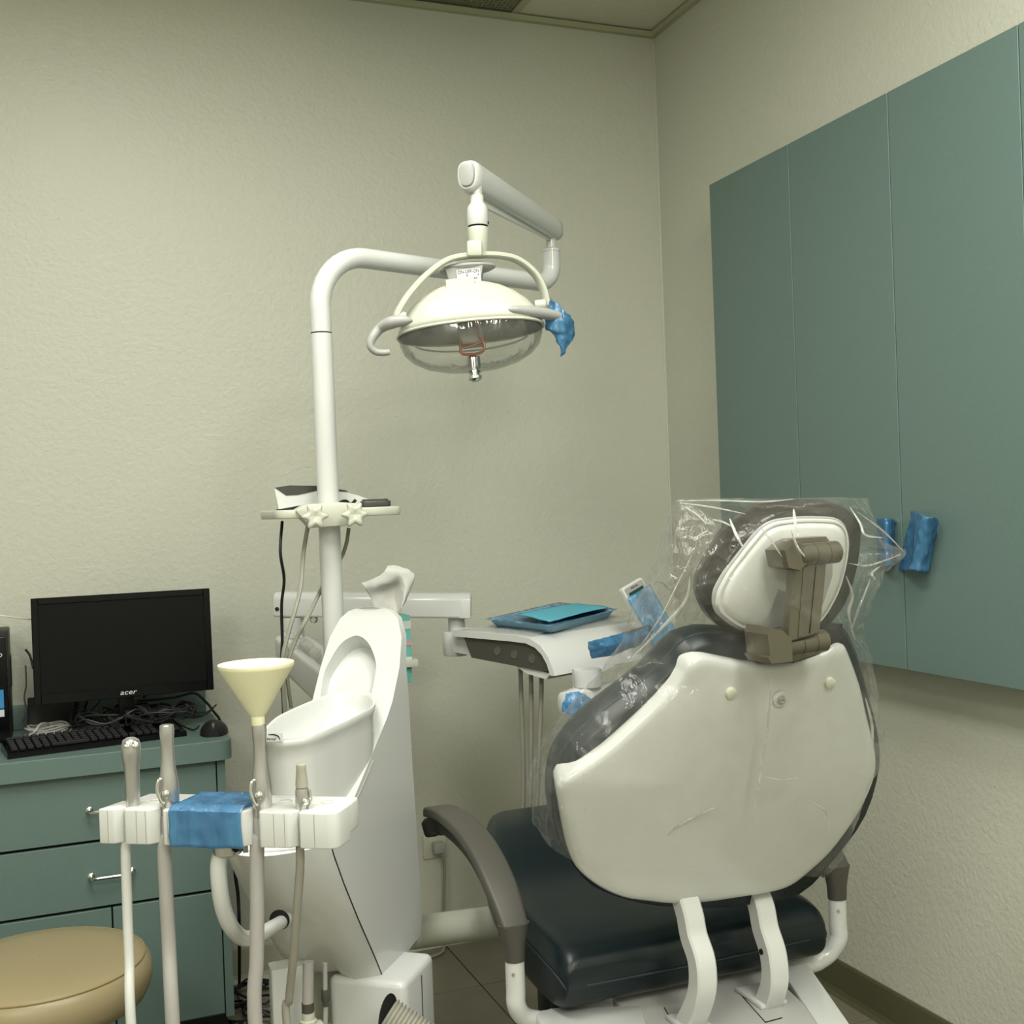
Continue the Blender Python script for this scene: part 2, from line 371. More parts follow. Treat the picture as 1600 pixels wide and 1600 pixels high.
# ------------------------------------------------------------------ desk on the left
DZ = .75; DY = 2.775; DR = .352
ct = thing('countertop', 'teal laminate desktop with rounded corner and backsplash under the computer', 'countertop', (-.2, 3, DZ-.045))
poly = rounded([(XL+.01, DY), (DR, DY), (DR, YB-.001), (XL+.01, YB-.001)], [.001, .035, .001, .001], 6)
obj('top_slab', prism(NB(), poly, DZ-.046, DZ, bev=.0015, seg=1), TEAL, ct, angle=30)
obj('edge_band', prism(NB(), rounded([(XL+.01, DY-.0012), (DR+.0012, DY-.0012), (DR+.0012, YB-.001), (XL+.01, YB-.001)], [.001, .036, .001, .001], 6), DZ-.046, DZ-.0045), TEAL, ct, angle=30)
obj('backsplash', box(NB(), (XL+.01, YB-.022, DZ+.0002), (DR-.012, YB-.001, DZ+.062), bev=.004), TEAL, ct)
ca = thing('base_cabinet', 'teal laminate desk cabinet with drawers and chrome pulls behind the beige stool', 'cabinet', (-.2, 3, 0))
CF = DY+.022; CRt = DR-.016
obj('carcass', box(NB(), (XL+.012, CF+.019, .09), (CRt, YB-.002, DZ-.047)), TEALD, ca, False)
obj('toe_kick', box(NB(), (XL+.012, CF+.06, 0), (CRt-.01, YB-.002, .0899)), BLACK, ca, False)
obj('gap_backing', box(NB(), (XL+.02, CF+.014, .095), (CRt-.02, CF+.0189, DZ-.048)), BLACKGAP, ca, False)
obj('stile', box(NB(), (CRt-.019, CF, .09), (CRt, CF+.0188, DZ-.0475)), TEAL, ca, False)
zl = [aY(0, 1229+2, CF).z, aY(0, 1335, CF).z, aY(0, 1443, CF).z]
sx0 = aY(176, 1440, CF).x
def hpull(p0, p1, parent, name='handle', vert=False):
    a = aY(*p0, CF-.028); c = aY(*p1, CF-.028); a.z = c.z = (a.z+c.z)/2; b = NB()
    tube(b, spl([(a.x, CF, a.z), (a.x, CF-.02, a.z), (a.x+.009, CF-.028, a.z), ((a.x+c.x)/2, CF-.028, a.z), (c.x-.009, CF-.028, c.z), (c.x, CF-.02, c.z), (c.x, CF, c.z)], 5), .0042, 8)
    lathe(b, [(.008, 0), (.008, .003), (.005, .005)], (a.x, CF, a.z), (0, -1, 0), 12); lathe(b, [(.008, 0), (.008, .003), (.005, .005)], (c.x, CF, c.z), (0, -1, 0), 12)
    obj(name, b, CHROME, parent)
zt = [DZ-.052, zl[1]+.003]; 
d1 = obj('drawer', box(NB(), (-.62, CF-.0005, zl[1]+.004), (CRt-.022, CF+.0135, DZ-.0485), bev=.001, seg=1), TEAL, ca, False)
d2 = obj('drawer', box(NB(), (-.62, CF-.0005, zl[2]+.004), (CRt-.022, CF+.0135, zl[1]-.003), bev=.001, seg=1), TEAL, ca, False)
hpull((140, 1270), (212, 1262), d1); hpull((143, 1375), (207, 1366), d2)
d3 = obj('door', box(NB(), (-.62, CF-.0005, .1), (sx0-.0018, CF+.0135, zl[2]-.003), bev=.001, seg=1), TEAL, ca, False)
d4 = obj('door', box(NB(), (sx0+.0018, CF-.0005, .1), (CRt-.022, CF+.0135, zl[2]-.003), bev=.001, seg=1), TEAL, ca, False)
p = aY(209, 1466, CF-.028); b = NB(); tube(b, spl([(p.x, CF, p.z), (p.x, CF-.02, p.z), (p.x, CF-.028, p.z-.009), (p.x, CF-.028, p.z-.05), (p.x, CF-.028, p.z-.09), (p.x, CF-.02, p.z-.098), (p.x, CF, p.z-.098)], 5), .0042, 8); obj('handle', b, CHROME, d4)
for sgn, pr in ((-1, d3),):
    p = aY(150, 1466, CF-.028); b = NB(); tube(b, spl([(p.x, CF, p.z), (p.x, CF-.02, p.z), (p.x, CF-.028, p.z-.009), (p.x, CF-.028, p.z-.09), (p.x, CF-.02, p.z-.098), (p.x, CF, p.z-.098)], 5), .0042, 8); obj('handle', b, CHROME, pr)

# monitor
MY = 2.98; a = aY(49, 936, MY); c = aY(327, 919, MY-.0); lowl = aY(52, 1104, MY); lowr = aY(335, 1076, MY)
mx0, mx1 = (a.x+lowl.x)/2, (c.x+lowr.x)/2; mz0, mz1 = (lowl.z+lowr.z)/2, (a.z+c.z)/2; mc = (mx0+mx1)/2
Mm = Matrix.Translation((mc, MY, mz0)) @ Matrix.Rotation(math.radians(-3.5), 4, 'X')
mw, mh = mx1-mx0, mz1-mz0
mo = thing('computer_monitor', 'black widescreen monitor with switched-off screen standing on the teal desk', 'monitor', (mc, MY, DZ))
hb = NB(); box(hb, (-mw/2, 0, 0), (mw/2, .03, mh), Mm, bev=.004); h = obj('housing', hb, BLACKG, mo)
fb = NB(); fw = .016
for lo, hi in (((-mw/2, -.004, 0), (-mw/2+fw, .002, mh)), ((mw/2-fw, -.004, 0), (mw/2, .002, mh)), ((-mw/2+fw, -.004, mh-fw), (mw/2-fw, .002, mh)), ((-mw/2+fw, -.004, 0), (mw/2-fw, .002, .026))): box(fb, lo, hi, Mm, bev=.0012, seg=1)
obj('bezel', fb, BLACKG, mo); obj('screen', box(NB(), (-mw/2+fw, -.0012, .026), (mw/2-fw, 0, mh-fw), Mm), SCREEN, mo, False)
text('brand_lettering', 'acer', .019, Mm @ Matrix.Translation((.004, -.0046, .0125)) @ Matrix.Rotation(PI/2, 4, 'X'), mat('silver_print', (.6, .6, .6), .4), mo, shear=.2, sxy=(1.15, .9))
box(nb := NB(), (-.018, .02, -.075), (.018, .04, .09), Mm, bev=.004); obj('stand_neck', nb, BLACKG, mo)
obj('stand_base', lathe(NB(), [(.0, 0), (.105, 0), (.107, .004), (.10, .010), (.05, .016), (.02, .02), (0, .02)], (mc, MY+.01, DZ), n=40, sx=1.2, caps=False), BLACKG, mo)
# keyboard
kf = aZ(12, 1187, DZ); kr = aZ(292, 1150, DZ); kb = aZ(283, 1131, DZ)
kx = (kr-kf); kd = V((-kx.y, kx.x, 0)).normalized()*.135
Mk = frame(kf, kx) ; kl = kx.length
ko = thing('keyboard', 'long black computer keyboard lying in front of the monitor', 'keyboard', (kf+kr)/2)
def kz(y): return .010+y*.06
kb = NB(); loft(kb, [[Mk@V(p) for p in ((x, 0, 0), (x, .135, 0), (x, .135, .020), (x, .128, .022), (x, .004, .012), (x, 0, .009))] for x in (0, kl)]); obj('tray', kb, BLACKG, ko, angle=30)
kk = NB()
for r, (ry, cnt) in enumerate(((.020, 22), (.038, 22), (.056, 22), (.074, 22), (.092, 22), (.114, 21))):
    for q in range(cnt):
        if q in (15, 19) and r: continue
        if r == 0 and 4 < q < 10: continue
        x = .010+q*(kl-.02)/cnt; wd = (kl-.02)/cnt-.003
        z = .012+ry*.075; box(kk, (x, ry-.0065, z), (x+wd, ry+.0085, z+.008), Mk, bev=.0016, seg=1)
    if r == 0: box(kk, (.010+5*(kl-.02)/22, ry-.0065, .0135), (.007+10*(kl-.02)/22, ry+.0085, .0215), Mk, bev=.0016, seg=1)
obj('keys', kk, BLACK, ko, angle=30, kind='stuff')
# mouse
mp = aZ(336, 1150, DZ); mp.y += .02
mu = thing('computer_mouse', 'black computer mouse at the right end of the desktop', 'mouse', mp)
mb = NB(); Mq = frame(mp, (1, -.15, 0))
rings = []
for k in range(13):
    t = k/12; y = -.035+.1*t; hw_ = .034*math.sin(PI*min(1, max(.04, (t*.92+.04))))**.45; hh = .034*math.sin(PI*(t*.8+.12))**.7
    rings.append([Mq@V((hw_*math.cos(q), y, max(0, hh*math.sin(q)) if q < PI+.01 else 0)) for q in [PI*i/10 for i in range(11)]])
loft(mb, rings, closed=True); obj('shell', mb, BLACK, mu)
obj('scroll_wheel', lathe(NB(), [(0, -.003), (.010, -.003), (.010, .003), (0, .003)], Mq@V((0, -.022, .024)), Mq.to_3x3()@V((1, 0, 0)), 14, caps=False), GREYP, mu)
def cable(name, label, pts, r, m, cat='cable', n=6, parent=None, group=None, seg=8):
    b = tube(NB(), spl(pts, n), r, seg)
    if parent: return obj(name, b, m, parent)
    o = obj(name, b, m, None, loc=pts[0]); return tag(o, label, cat, group)
cable('mouse_cable', 'thin black cable running from the mouse back towards the monitor', [mp+V((-.03, .03, .02)), aZ(300, 1140, DZ+.003), aZ(270, 1125, DZ+.003), aZ(262, 1110, DZ+.003), aZ(245, 1112, DZ+.003), aZ(228, 1106, DZ+.003)], .0018, BLACK)
cable('monitor_cable', 'pair of black monitor leads arching down behind the mouse', [aY(215, 1094, 3.03), aY(270, 1090, 3.05), aY(303, 1083, 3.06), aY(322, 1097, 3.1), aY(334, 1112, 3.15), aY(344, 1126, 3.17), aY(347, 1150, 3.19)], .0035, BLACK)
cable('monitor_cable', 'thin black lead lying on the desktop just under the monitor frame', [aY(213, 1097, 3.03), aY(240, 1094, 3.04), aY(275, 1090, 3.06), aY(298, 1084, 3.07), aY(312, 1086, 3.12), aY(330, 1106, 3.18)], .002, BLACK)
# messy cables behind the monitor foot (nobody could count the loops)
tb = NB(); rr = random.Random(3)
for q in range(16):
    cx_, cy_ = mc+rr.uniform(-.08, .13), MY+rr.uniform(-.05, .12); pts = []
    ph = rr.uniform(0, 6); ra, rb = rr.uniform(.05, .11), rr.uniform(.03, .06)
    for k in range(9): pts.append(V((cx_+ra*math.cos(ph+k*.62), min(YB-.03, cy_+rb*math.sin(ph+k*.62)), DZ+.024+.035*rr.random())))
    tube(tb, spl(pts, 4), rr.choice((.0022, .003, .0035)), 6)
for q in range(7):
    x_ = mc+rr.uniform(-.12, .1); pts = [V((x_+rr.uniform(-.02, .02), 3.05+rr.uniform(0, .08), .86-k*.03)) for k in range(4)]; tube(tb, spl(pts, 4), .003, 6)
o = obj('cable_tangle', tb, BLACK, None, loc=(mc, MY, DZ)); tag(o, 'tangle of black cables heaped round the monitor foot', 'cables', kind='stuff')
# coiled grey cable
cc = aZ(76, 1150, DZ); cb = NB()
for q in range(6):
    pts = [cc+V(((.034+.003*math.sin(q*2))*math.cos(a_)*1.45, .032*math.sin(a_), .005+q*.0042+.003*math.sin(3*a_+q))) for a_ in [2*PI*k/14 for k in range(14)]]; pts.append(pts[0]); tube(cb, spl(pts, 3), .0026, 7)
cl = obj('coiled_cable', cb, GREYHOSE, None, loc=cc); tag(cl, 'coil of light grey cable tied up on the desk beside the computer tower', 'cable')
tube(b := NB(), spl([cc+V((-.044, -.02, .01)), cc+V((-.03, -.034, .02)), cc+V((-.02, -.03, .034)), cc+V((-.012, -.02, .036)), cc+V((0, 0, .03)), cc+V((.0, .03, .01))], 4), .0022, 6); obj('tie', b, WPLAST, cl)
# computer tower
t0 = aZ(18, 1160, DZ); tx1 = t0.x; ty0 = t0.y-.0; th = .27; ty1 = YB-.05
pc = thing('computer_tower', 'black computer tower at the left edge of the desk', 'computer', (tx1-.09, (ty0+ty1)/2, DZ))
obj('case', box(NB(), (tx1-.17, ty0+.012, DZ+.004), (tx1, ty1, DZ+th), bev=.003), mat('tower_black', (.014, .014, .012), .45, spec=.25), pc)
obj('front_panel', box(NB(), (tx1-.172, ty0-.006, DZ+.004), (tx1-.002, ty0+.0115, DZ+th-.012), bev=.004), BLACKG, pc)
for fx in (tx1-.15, tx1-.03): obj('foot', box(NB(), (fx, ty0+.03, DZ), (fx+.02, ty1-.03, DZ+.0039)), BLACK, pc, False)
text('brand_lettering', 'lenovo', .02, Matrix.Translation((tx1-.012, ty0-.0063, DZ+.215)) @ Matrix.Rotation(PI/2, 4, 'X'), mat('silver_print', (.6, .6, .6), .4), pc, al='RIGHT')
obj('sticker', box(NB(), (tx1-.05, ty0-.0068, DZ+.085), (tx1-.013, ty0-.0062, DZ+.13)), mat('blue_sticker', (.03, .2, .45), .4), pc, False)
obj('sticker', box(NB(), (tx1-.05, ty0-.0068, DZ+.065), (tx1-.013, ty0-.0062, DZ+.082)), mat('white_sticker', (.5, .55, .6), .4), pc, False)
b = NB()
for q in range(7): box(b, (tx1+.0002, ty0+.06+q*.012, DZ+.12), (tx1+.001, ty0+.064+q*.012, DZ+.2))
obj('side_vent', b, BLACKGAP, pc, False)
cable('white_lead', 'thin white lead running from the tower top to the monitor', [aY(-10, 961, 3.0), aY(10, 963, 3.0), aY(30, 966, 3.02), aY(55, 968, 3.05)], .0018, WHOSE)
cable('tower_lead', 'thin black leads dropping between the tower and the monitor', [aY(40, 1015, 3.1), aY(47, 1025, 3.09), aY(52, 1045, 3.08)], .003, BLACK)
cable('tower_lead', 'twisted thin lead hanging beside the right face of the tower', [aY(40, 1040, 3.08), aY(41, 1070, 3.06), aY(38, 1090, 3.05), aY(41, 1110, 3.04), aY(36, 1128, 3.02)], .002, BLACK)
# router behind
rp = V((aZ(80, 1105, DZ).x, 3.135, DZ))
ro = thing('router_box', 'low black wedge-shaped box leaning behind the coiled cable', 'box', rp)
Mr = frame(rp+V((-.05, .0, .007)), (1, .0, 0)) @ Matrix.Rotation(math.radians(50), 4, 'X')
obj('case', box(NB(), (0, 0, 0), (.12, .09, .014), Mr, bev=.004), BLACK, ro)
obj('edge_strip', box(NB(), (.004, -.0006, .005), (.116, 0, .008), Mr), GREYP, ro, False)
for fx in (.02, .09): obj('rubber_foot', box(NB(), (fx, .004, -.006), (fx+.012, .016, -.0001), Mr), BLACK, ro, False)

# ------------------------------------------------------------------ stool
sc_ = aZ(62, 1503, .44); SR = .19
st = thing('stool', 'round beige vinyl stool in front of the teal drawers', 'stool', (sc_.x, sc_.y, 0))
prof = [(0, -.085), (.165, -.085), (.18, -.08), (.189, -.06), (.192, -.04), (.189, -.018), (.178, -.004)]
obj('seat', lathe(NB(), [(r*1.07, h) for r, h in prof+[(.165, .002), (.12, .008), (.06, .011), (.001, .012)]], (sc_.x, sc_.y, .44), n=56, caps=False), TAN, st, angle=60)
obj('piping', tube(NB(), [(sc_.x+.192*math.cos(a_), sc_.y+.192*math.sin(a_), .4355) for a_ in [2*PI*k/56 for k in range(57)]], .0018, 6), mat('tan_seam', (.25, .19, .09), .5), st)
obj('seat_plate', lathe(NB(), [(0, .32), (.09, .32), (.14, .3545), (0, .3545)], (sc_.x, sc_.y, 0), n=24, caps=False), BLACK, st)
obj('gas_column', lathe(NB(), [(0, .09), (.025, .09), (.025, .22), (.016, .22), (.016, .32), (0, .32)], (sc_.x, sc_.y, 0), n=20, caps=False), CHROME, st)
for k in range(5):
    a_ = 2*PI*k/5+.3; d = V((math.cos(a_), math.sin(a_), 0)); c0 = V((sc_.x, sc_.y, 0))
    lg = obj('leg', tube(NB(), [c0+d*.02+V((0, 0, .09)), c0+d*.13+V((0, 0, .08)), c0+d*.22+V((0, 0, .06))], [.018, .015, .011], 10), BLACK, st)
    obj('caster', lathe(NB(), [(0, -.012), (.024, -.012), (.025, .0), (.024, .012), (0, .012)], c0+d*.22+V((0, 0, .025)), V((-d.y, d.x, 0)), 16, caps=False), BLACK, lg)

# ------------------------------------------------------------------ dental lamp on its pole
def zat(px, py, Y): return aY(px, py, Y).z
LY = 2.35
p_lo = aY(522, 1000, LY); p_hi = aY(500, 470, LY); pdir = (p_hi-p_lo)
def pole_at(z): return p_lo+pdir*((z-p_lo.z)/pdir.z)
arm0 = aY(500, 420, LY); zA = aY(545, 396, LY).z; A0 = V((pole_at(zA).x, LY, zA))
adir = V((math.sin(math.radians(70)), math.cos(math.radians(70)), 0)); AE = A0+adir*.665
dl = thing('dental_lamp', 'white dental operating lamp on a tall bent pole, with grey handles and clear lens', 'lamp', pole_at(.45))
obj('lower_pole', tube(NB(), [pole_at(.45), pole_at(zat(490, 521, LY)-.0008)], .0225, 32), WHITE, dl)
path = [pole_at(zat(490, 520, LY)+.0008), pole_at(zA-.12)]
for k in range(0, 11):
    a_ = PI/2*k/10; path.append(A0+V((0, 0, -.115))+V((0, 0, .115))*math.sin(a_)+adir*.115*(1-math.cos(a_)))
path += [A0+adir*.3, AE-adir*.045]
for k in range(1, 9):
    a_ = PI/2*k/8; path.append(AE-adir*.045+adir*.045*math.sin(a_)+V((0, 0, .045))*(1-math.cos(a_)))
path.append(AE+V((0, 0, .078)))
obj('bent_arm', tube(NB(), path, .0215, 28), WHITE, dl)
obj('pole_seam', lathe(NB(), [(.0215, -.001), (.0215, .001)], pole_at(zat(490, 520.5, LY)), pdir, 28), BLACKGAP, dl)
obj('arm_collar', lathe(NB(), [(.0225, 0), (.0225, .006), (.019, .009), (.012, .010), (.012, .034)], AE+V((0, 0, .078)), n=24), WHITE, dl)
# spring arm
NE_Y = 2.02
zF = AE.z+.135; f0 = V((AE.x, AE.y, zF))
def solveY(px, z):   # distance along a sight line at which it reaches height z
    return None
nearc = aZ(731, 272, zF); 
if not (1.7 < nearc.y < 2.3): nearc = aY(731, 272, 2.05)
sdir = (f0-nearc); sl = sdir.length; sx_ = sdir.normalized(); Ms = frame(nearc, sx_)
def sec(x, hw_, zt, zb, n=18):
    out = []
    for k in range(n):
        q = 2*PI*k/n; c, s = math.cos(q), math.sin(q); z = (zt if s > 0 else zb)*math.copysign(abs(s)**.75, 1)*(1 if s > 0 else -1) if False else (zt*abs(s)**.7 if s > 0 else -zb*abs(s)**.9)
        out.append(Ms@V((x, hw_*math.copysign(abs(c)**.7, c), z)))
    return out
b = NB(); loft(b, [sec(-.004, .020, .024, .030), sec(0, .0235, .0275, .034), sec(.02, .0245, .029, .036), sec(sl*.5, .0245, .029, .031), sec(sl-.0, .0245, .029, .026), sec(sl+.028, .0245, .029, .024), sec(sl+.034, .022, .026, .020)])
obj('spring_arm', b, WHITE, dl)
b = NB(); loft(b, [sec(-.010, .013, .018, .021), sec(-.009, .016, .021, .025), sec(-.0035, .0175, .0225, .027)]); obj('end_cap', b, GREYL, dl, label='light grey end cap')
b = NB(); loft(b, [[Ms@V(p) for p in ((x, -.004, -.052+.022*x/sl), (x, .004, -.052+.022*x/sl), (x, .004, -.024), (x, -.004, -.024))] for x in (.05, sl-.01)]); obj('arm_web', b, WHITE, dl)
# drop column under the near end
nx = nearc+sx_*.012
tY = nx.y
def lv(y): return aY(745, y, tY).z
colx = aY(746, 330, tY).x
def cp(y): return V((colx, tY, lv(y)))
obj('neck', lathe(NB(), [(.0115, 0), (.0115, .0), (.0115, lv(296)-lv(322))], cp(322), n=20), SATIN, dl)
obj('swivel_upper', lathe(NB(), [(.0205, 0), (.0215, .002), (.0215, lv(325)-lv(353)-.004), (.019, lv(322)-lv(353)), (.0135, lv(317)-lv(353)), (.0135, lv(306)-lv(353)), (.0115, lv(305)-lv(353)), (.0115, lv(290)-lv(353))], cp(353), n=28), WHITE, dl)
obj('swivel_seam', lathe(NB(), [(.0195, -.002), (.0195, .003)], cp(354), n=28), BLACKGAP, dl)
obj('swivel_lower', lathe(NB(), [(.014, 0), (.019, lv(385)-lv(402)), (.0205, lv(372)-lv(402)), (.0212, lv(358)-lv(402)), (.0205, lv(356)-lv(402))], cp(402), n=28), CREAM, dl)
b = NB(); q0 = aY(742, 390, tY-.022); box(b, (-.016, -.008, -.014), (.015, .006, .018), frame(q0, (.93, -.36, -.02)), bev=.005); obj('swivel_wedge', b, CREAM, dl)
obj('set_screw', lathe(NB(), [(.0, 0), (.003, 0), (.003, .002), (0, .002)], aY(762, 348, tY-.012), (.8, -.6, 0), 10, caps=False), BLACK, dl)
# the head: local frame, x to the right in view, tilted 5.6 deg, opening down and a little to the camera
hc = aY(735, 518, tY-.005)
hx = (RGT*math.cos(math.radians(7.5))+V((0, 0, 1))*math.sin(math.radians(5.6))).normalized()
hy = V((0, 0, 1)).cross(hx).normalized(); hz = hx.cross(hy).normalized()
tl = Matrix.Rotation(math.radians(-8), 4, hx)
hy = (tl.to_3x3()@hy); hz = (tl.to_3x3()@hz)
MH = Matrix((hx, hy, hz)).transposed().to_4x4(); MH.translation = hc
def hp(x, y, z): return MH@V((x, y, z))
HA, HB = .147, .080
def oval(a_, b_, z, n=48, off=0): 
    out = []
    for k in range(n):
        q = 2*PI*k/n; c, s = math.cos(q), math.sin(q); out.append(hp(a_*math.copysign(abs(c)**.9, c), off+b_*math.copysign(abs(s)**.9, s), z))
    return out
b = NB(); prof = [(1, 0), (.985, .013), (.93, .031), (.83, .050), (.69, .068), (.52, .083), (.36, .092), (.2, .096)]
loft(b, [oval(HA*f, HB*(f**.8), z) for f, z in prof], False, True)
o = obj('lamp_shade', b, CREAM, dl, angle=60); solid(o, .003)
obj('shade_rim', tube(NB(), (lambda P: P+[P[0]])(oval(HA+.001, HB+.001, -.001)), .003, 8), CREAM, dl)
b = NB(); loft(b, [oval(HA*f, HB*f, z) for f, z in ((.985, -.003), (.94, .012), (.8, .032), (.55, .046), (.3, .05))], False, True); obj('reflector', b, REFL, dl, angle=60, label='brown-grey inner reflector')
b = NB(); loft(b, [oval(HA*f, HB*g, z) for f, g, z in ((.99, .99, -.003), (.985, .985, -.016), (.94, .95, -.036), (.83, .84, -.053), (.66, .67, -.067), (.45, .46, -.076), (.2, .2, -.079), (.04, .04, -.080))], False, False)
o = obj('lens', b, film('clear_lens_shell', (.8, .82, .78), .10, gloss=.05, streak=3, rough=.08), dl, angle=80, label='clear domed lens')
obj('lens_lip', tube(NB(), [hp(.118*math.cos(q), .072*math.sin(q)*1.0, -.014-.006*math.sin(q)) for q in [PI*.06+PI*.88*k/24 for k in range(25)]], .0022, 6), WPLAST, dl)
b = NB(); box(b, (-.025, -.012, -.030), (.026, .022, .045), MH, bev=.005); obj('bulb_housing', b, REFL, dl)
b = NB(); tube(b, spl([hp(-.022, -.018, -.020), hp(-.022, -.02, -.045), hp(-.014, -.02, -.052), hp(.014, -.02, -.052), hp(.024, -.02, -.045), hp(.024, -.02, -.028), hp(.016, -.02, -.01), hp(.012, -.018, .03)], 5), .0028, 8); tube(b, spl([hp(-.016, -.021, -.040), hp(0, -.021, -.036), hp(.02, -.021, -.030)], 4), .002, 6)
obj('lens_spring', b, COPPER, dl, label='copper-brown wire spring')
kb_ = hp(0, .0, -.060)
obj('lens_knob', lathe(NB(), [(.0145, .01), (.0145, -.012), (.011, -.014), (.009, -.017), (.0125, -.019), (.0135, -.023), (.010, -.025), (.010, -.027), (.0145, -.030), (.014, -.036), (.008, -.040), (0, -.041)], kb_-hz*.004, hz, 20, caps=False), CHROME, dl)
# bracket under the yoke and the switch plate with its sticker
b = NB(); loft(b, [[hp(.006+(.058)*math.cos(q)*f, .030*math.sin(q)*f, z) for q in [2*PI*k/28 for k in range(28)]] for f, z in ((.85, .126), (1, .130), (1, .134), (.8, .138))]); obj('yoke_plate', b, GREYL, dl)
b = NB(); loft(b, [[hp(x*w_, y*d_, z) for x, y in ((-1, -1), (1, -1), (1, 1), (-1, 1))] for w_, d_, z in ((.026, .016, .08), (.038, .024, .128))]); obj('switch_box', b, GREYL, dl)
b = NB(); loft(b, [[hp(x, y, z) for x, y in ((-.038, -.050), (.018, -.050), (.012, .0), (-.032, .0))] for z in (.070, .096)]); obj('rocker_switch', b, CREAM, dl)
Mt = MH @ Matrix.Translation((.008, -.0242, .114)) @ Matrix.Rotation(PI/2, 4, 'X')
obj('sticker', box(NB(), (-.024, -.021, -.0006), (.024, .0085, 0), Mt), WPLAST, dl, False, label='white switch sticker')
text('switch_lettering', 'ON-OFF-ON', .0108, Mt @ Matrix.Translation((0, .003, .0002)), BLACK, dl, sxy=(.72, 1))
text('switch_lettering', 'A        \u2192', .007, Mt @ Matrix.Translation((.008, -.005, .0002)), BLACK, dl)
text('switch_lettering', 'POWER', .0065, Mt @ Matrix.Translation((.006, -.012, .0002)), BLACK, dl)
# yoke: flat curved strip
def ypt(px, py): return aY(px, py, tY-.004)
yk = [ypt(617, 503), ypt(622, 486), ypt(640, 458), ypt(668, 428), ypt(700, 406), ypt(738, 399), ypt(778, 399), ypt(808, 406), ypt(834, 426), ypt(848, 450), ypt(855, 478)]
b = tube(NB(), spl(yk, 6), .0062, 12, sx=2.0, up=(0, 0, 1), sq=.4); obj('yoke', b, CREAM, dl)
for sgn, pp in ((-1, (627, 497)), (1, (845, 477))):
    obj('pivot', lathe(NB(), [(0, -.012), (.011, -.012), (.012, -.008), (.012, .008), (.010, .011), (0, .011)], aY(pp[0], pp[1], tY-.006), hx, 16, caps=False), CREAM, dl)
hl = [aY(645, 501, tY-.09), aY(632, 501, tY-.085), aY(612, 504, tY-.07), aY(594, 513, tY-.05), aY(582, 528, tY-.05), aY(579, 540, tY-.05), aY(586, 549, tY-.05), aY(598, 551, tY-.05), aY(608, 550, tY-.05)]
obj('handle', tube(NB(), spl(hl, 6), [.002, .0105, .0125, .010, .0085, .0075, .007, .0065, .006], 14, sx=1.1), GREYL, dl, label='grey hooked handle')
hr = [aY(794, 484, tY-.095), aY(804, 484, tY-.095), aY(830, 487, tY-.09), aY(856, 491, tY-.08), aY(874, 496, tY-.07), aY(884, 508, tY-.055), aY(886, 525, tY-.05), aY(878, 538, tY-.05)]
obj('handle', tube(NB(), spl(hr, 6), [.002, .0085, .0115, .0115, .0095, .008, .0065, .005], 14, sx=1.1), GREYL, dl, label='grey oval-ended handle')
H2 = tY-.066
film_sheet('barrier_film', 'bright blue film bunched over the right-hand handle of the dental lamp', [
    [aY(861, 462, H2+.02), aY(867, 470, H2), aY(874, 482, H2), aY(876, 488, H2+.02)],
    [aY(853, 492, H2+.01), aY(868, 492, H2-.012), aY(884, 490, H2-.012), aY(894, 500, H2+.02)],
    [aY(851, 514, H2+.01), aY(866, 514, H2-.016), aY(886, 512, H2-.016), aY(898, 512, H2+.02)],
    [aY(862, 522, H2+.0), aY(874, 526, H2-.012), aY(888, 524, H2-.012), aY(897, 524, H2+.01)],
    [aY(872, 540, H2), aY(876, 545, H2-.01), aY(884, 540, H2-.01), aY(893, 534, H2)],
    [aY(875, 556, H2), aY(877, 556, H2), aY(880, 553, H2), aY(882, 550, H2)]], BLUEF, .006, 50, 18, 25)

# ------------------------------------------------------------------ shelf on the pole, with the devices on it
def L(px, py, dy=0): return aY(px, py, LY+dy)
pc0 = L(508, 805)
sh = thing('pole_shelf', 'cream plastic shelf clamped round the lamp pole with two star knobs', 'shelf', pc0)
zt = L(560, 793).z; zb_ = L(560, 812).z
b = NB(); x0, x1 = L(424, 800).x, L(625, 800).x
poly = rounded([(x0+.004, LY-.028), (x0+.05, LY-.05), (x1-.05, LY-.045), (x1, LY-.02), (x1-.005, LY+.16), (x0-.0, LY+.16)], .02, 4)
prism(b, poly, zt-.018, zt, bev=.004, seg=2); so = obj('shelf_plate', b, CREAM, sh)
b = NB(); cxp = pc0.x
poly = rounded([(-.072, .006), (-.05, .018), (.02, .020), (.062, .016), (.062, -.01), (.03, -.028), (-.04, -.030)], .006, 3)
Mc = Matrix.Translation((cxp, LY-.045, zt-.008)) @ Matrix.Rotation(PI/2, 4, 'X')
prism(b, [(x, y) for x, y in poly], -.036, .012, Mc, bev=.003, seg=2); obj('clamp', b, CREAM, sh)
def star(px, py, nm='star_knob'):
    c = L(px, py, -.085); N = 60; rings = []
    for r_, h_ in ((.3, 0.0), (.9, 0), (1, .003), (1, .009), (.9, .013), (.55, .0145), (.3, .012), (.05, .011)):
        ring = []
        for k in range(N):
            q = 2*PI*k/N+.25; rr_ = r_*(.0175+(.0095 if r_ > .5 else 0)*(.5+.5*math.cos(6*q))**1.7); ring.append(c+V((rr_*math.cos(q), -h_, rr_*math.sin(q))))
        rings.append(ring)
    obj(nm, loft(NB(), rings), CREAM, sh, angle=60); return c
k1 = star(491, 807); k2 = star(553, 804)
for c in (k1, k2): obj('knob_stem', lathe(NB(), [(.008, 0), (.008, .03)], c, (0, 1, 0), 12), CREAM, sh)
dv = thing('curing_light_charger', 'white wedge-shaped dental device with dark lid standing on the pole shelf', 'dental device', L(500, 790, .1))
def W2(px, py, d=.07): return L(px, py, d)
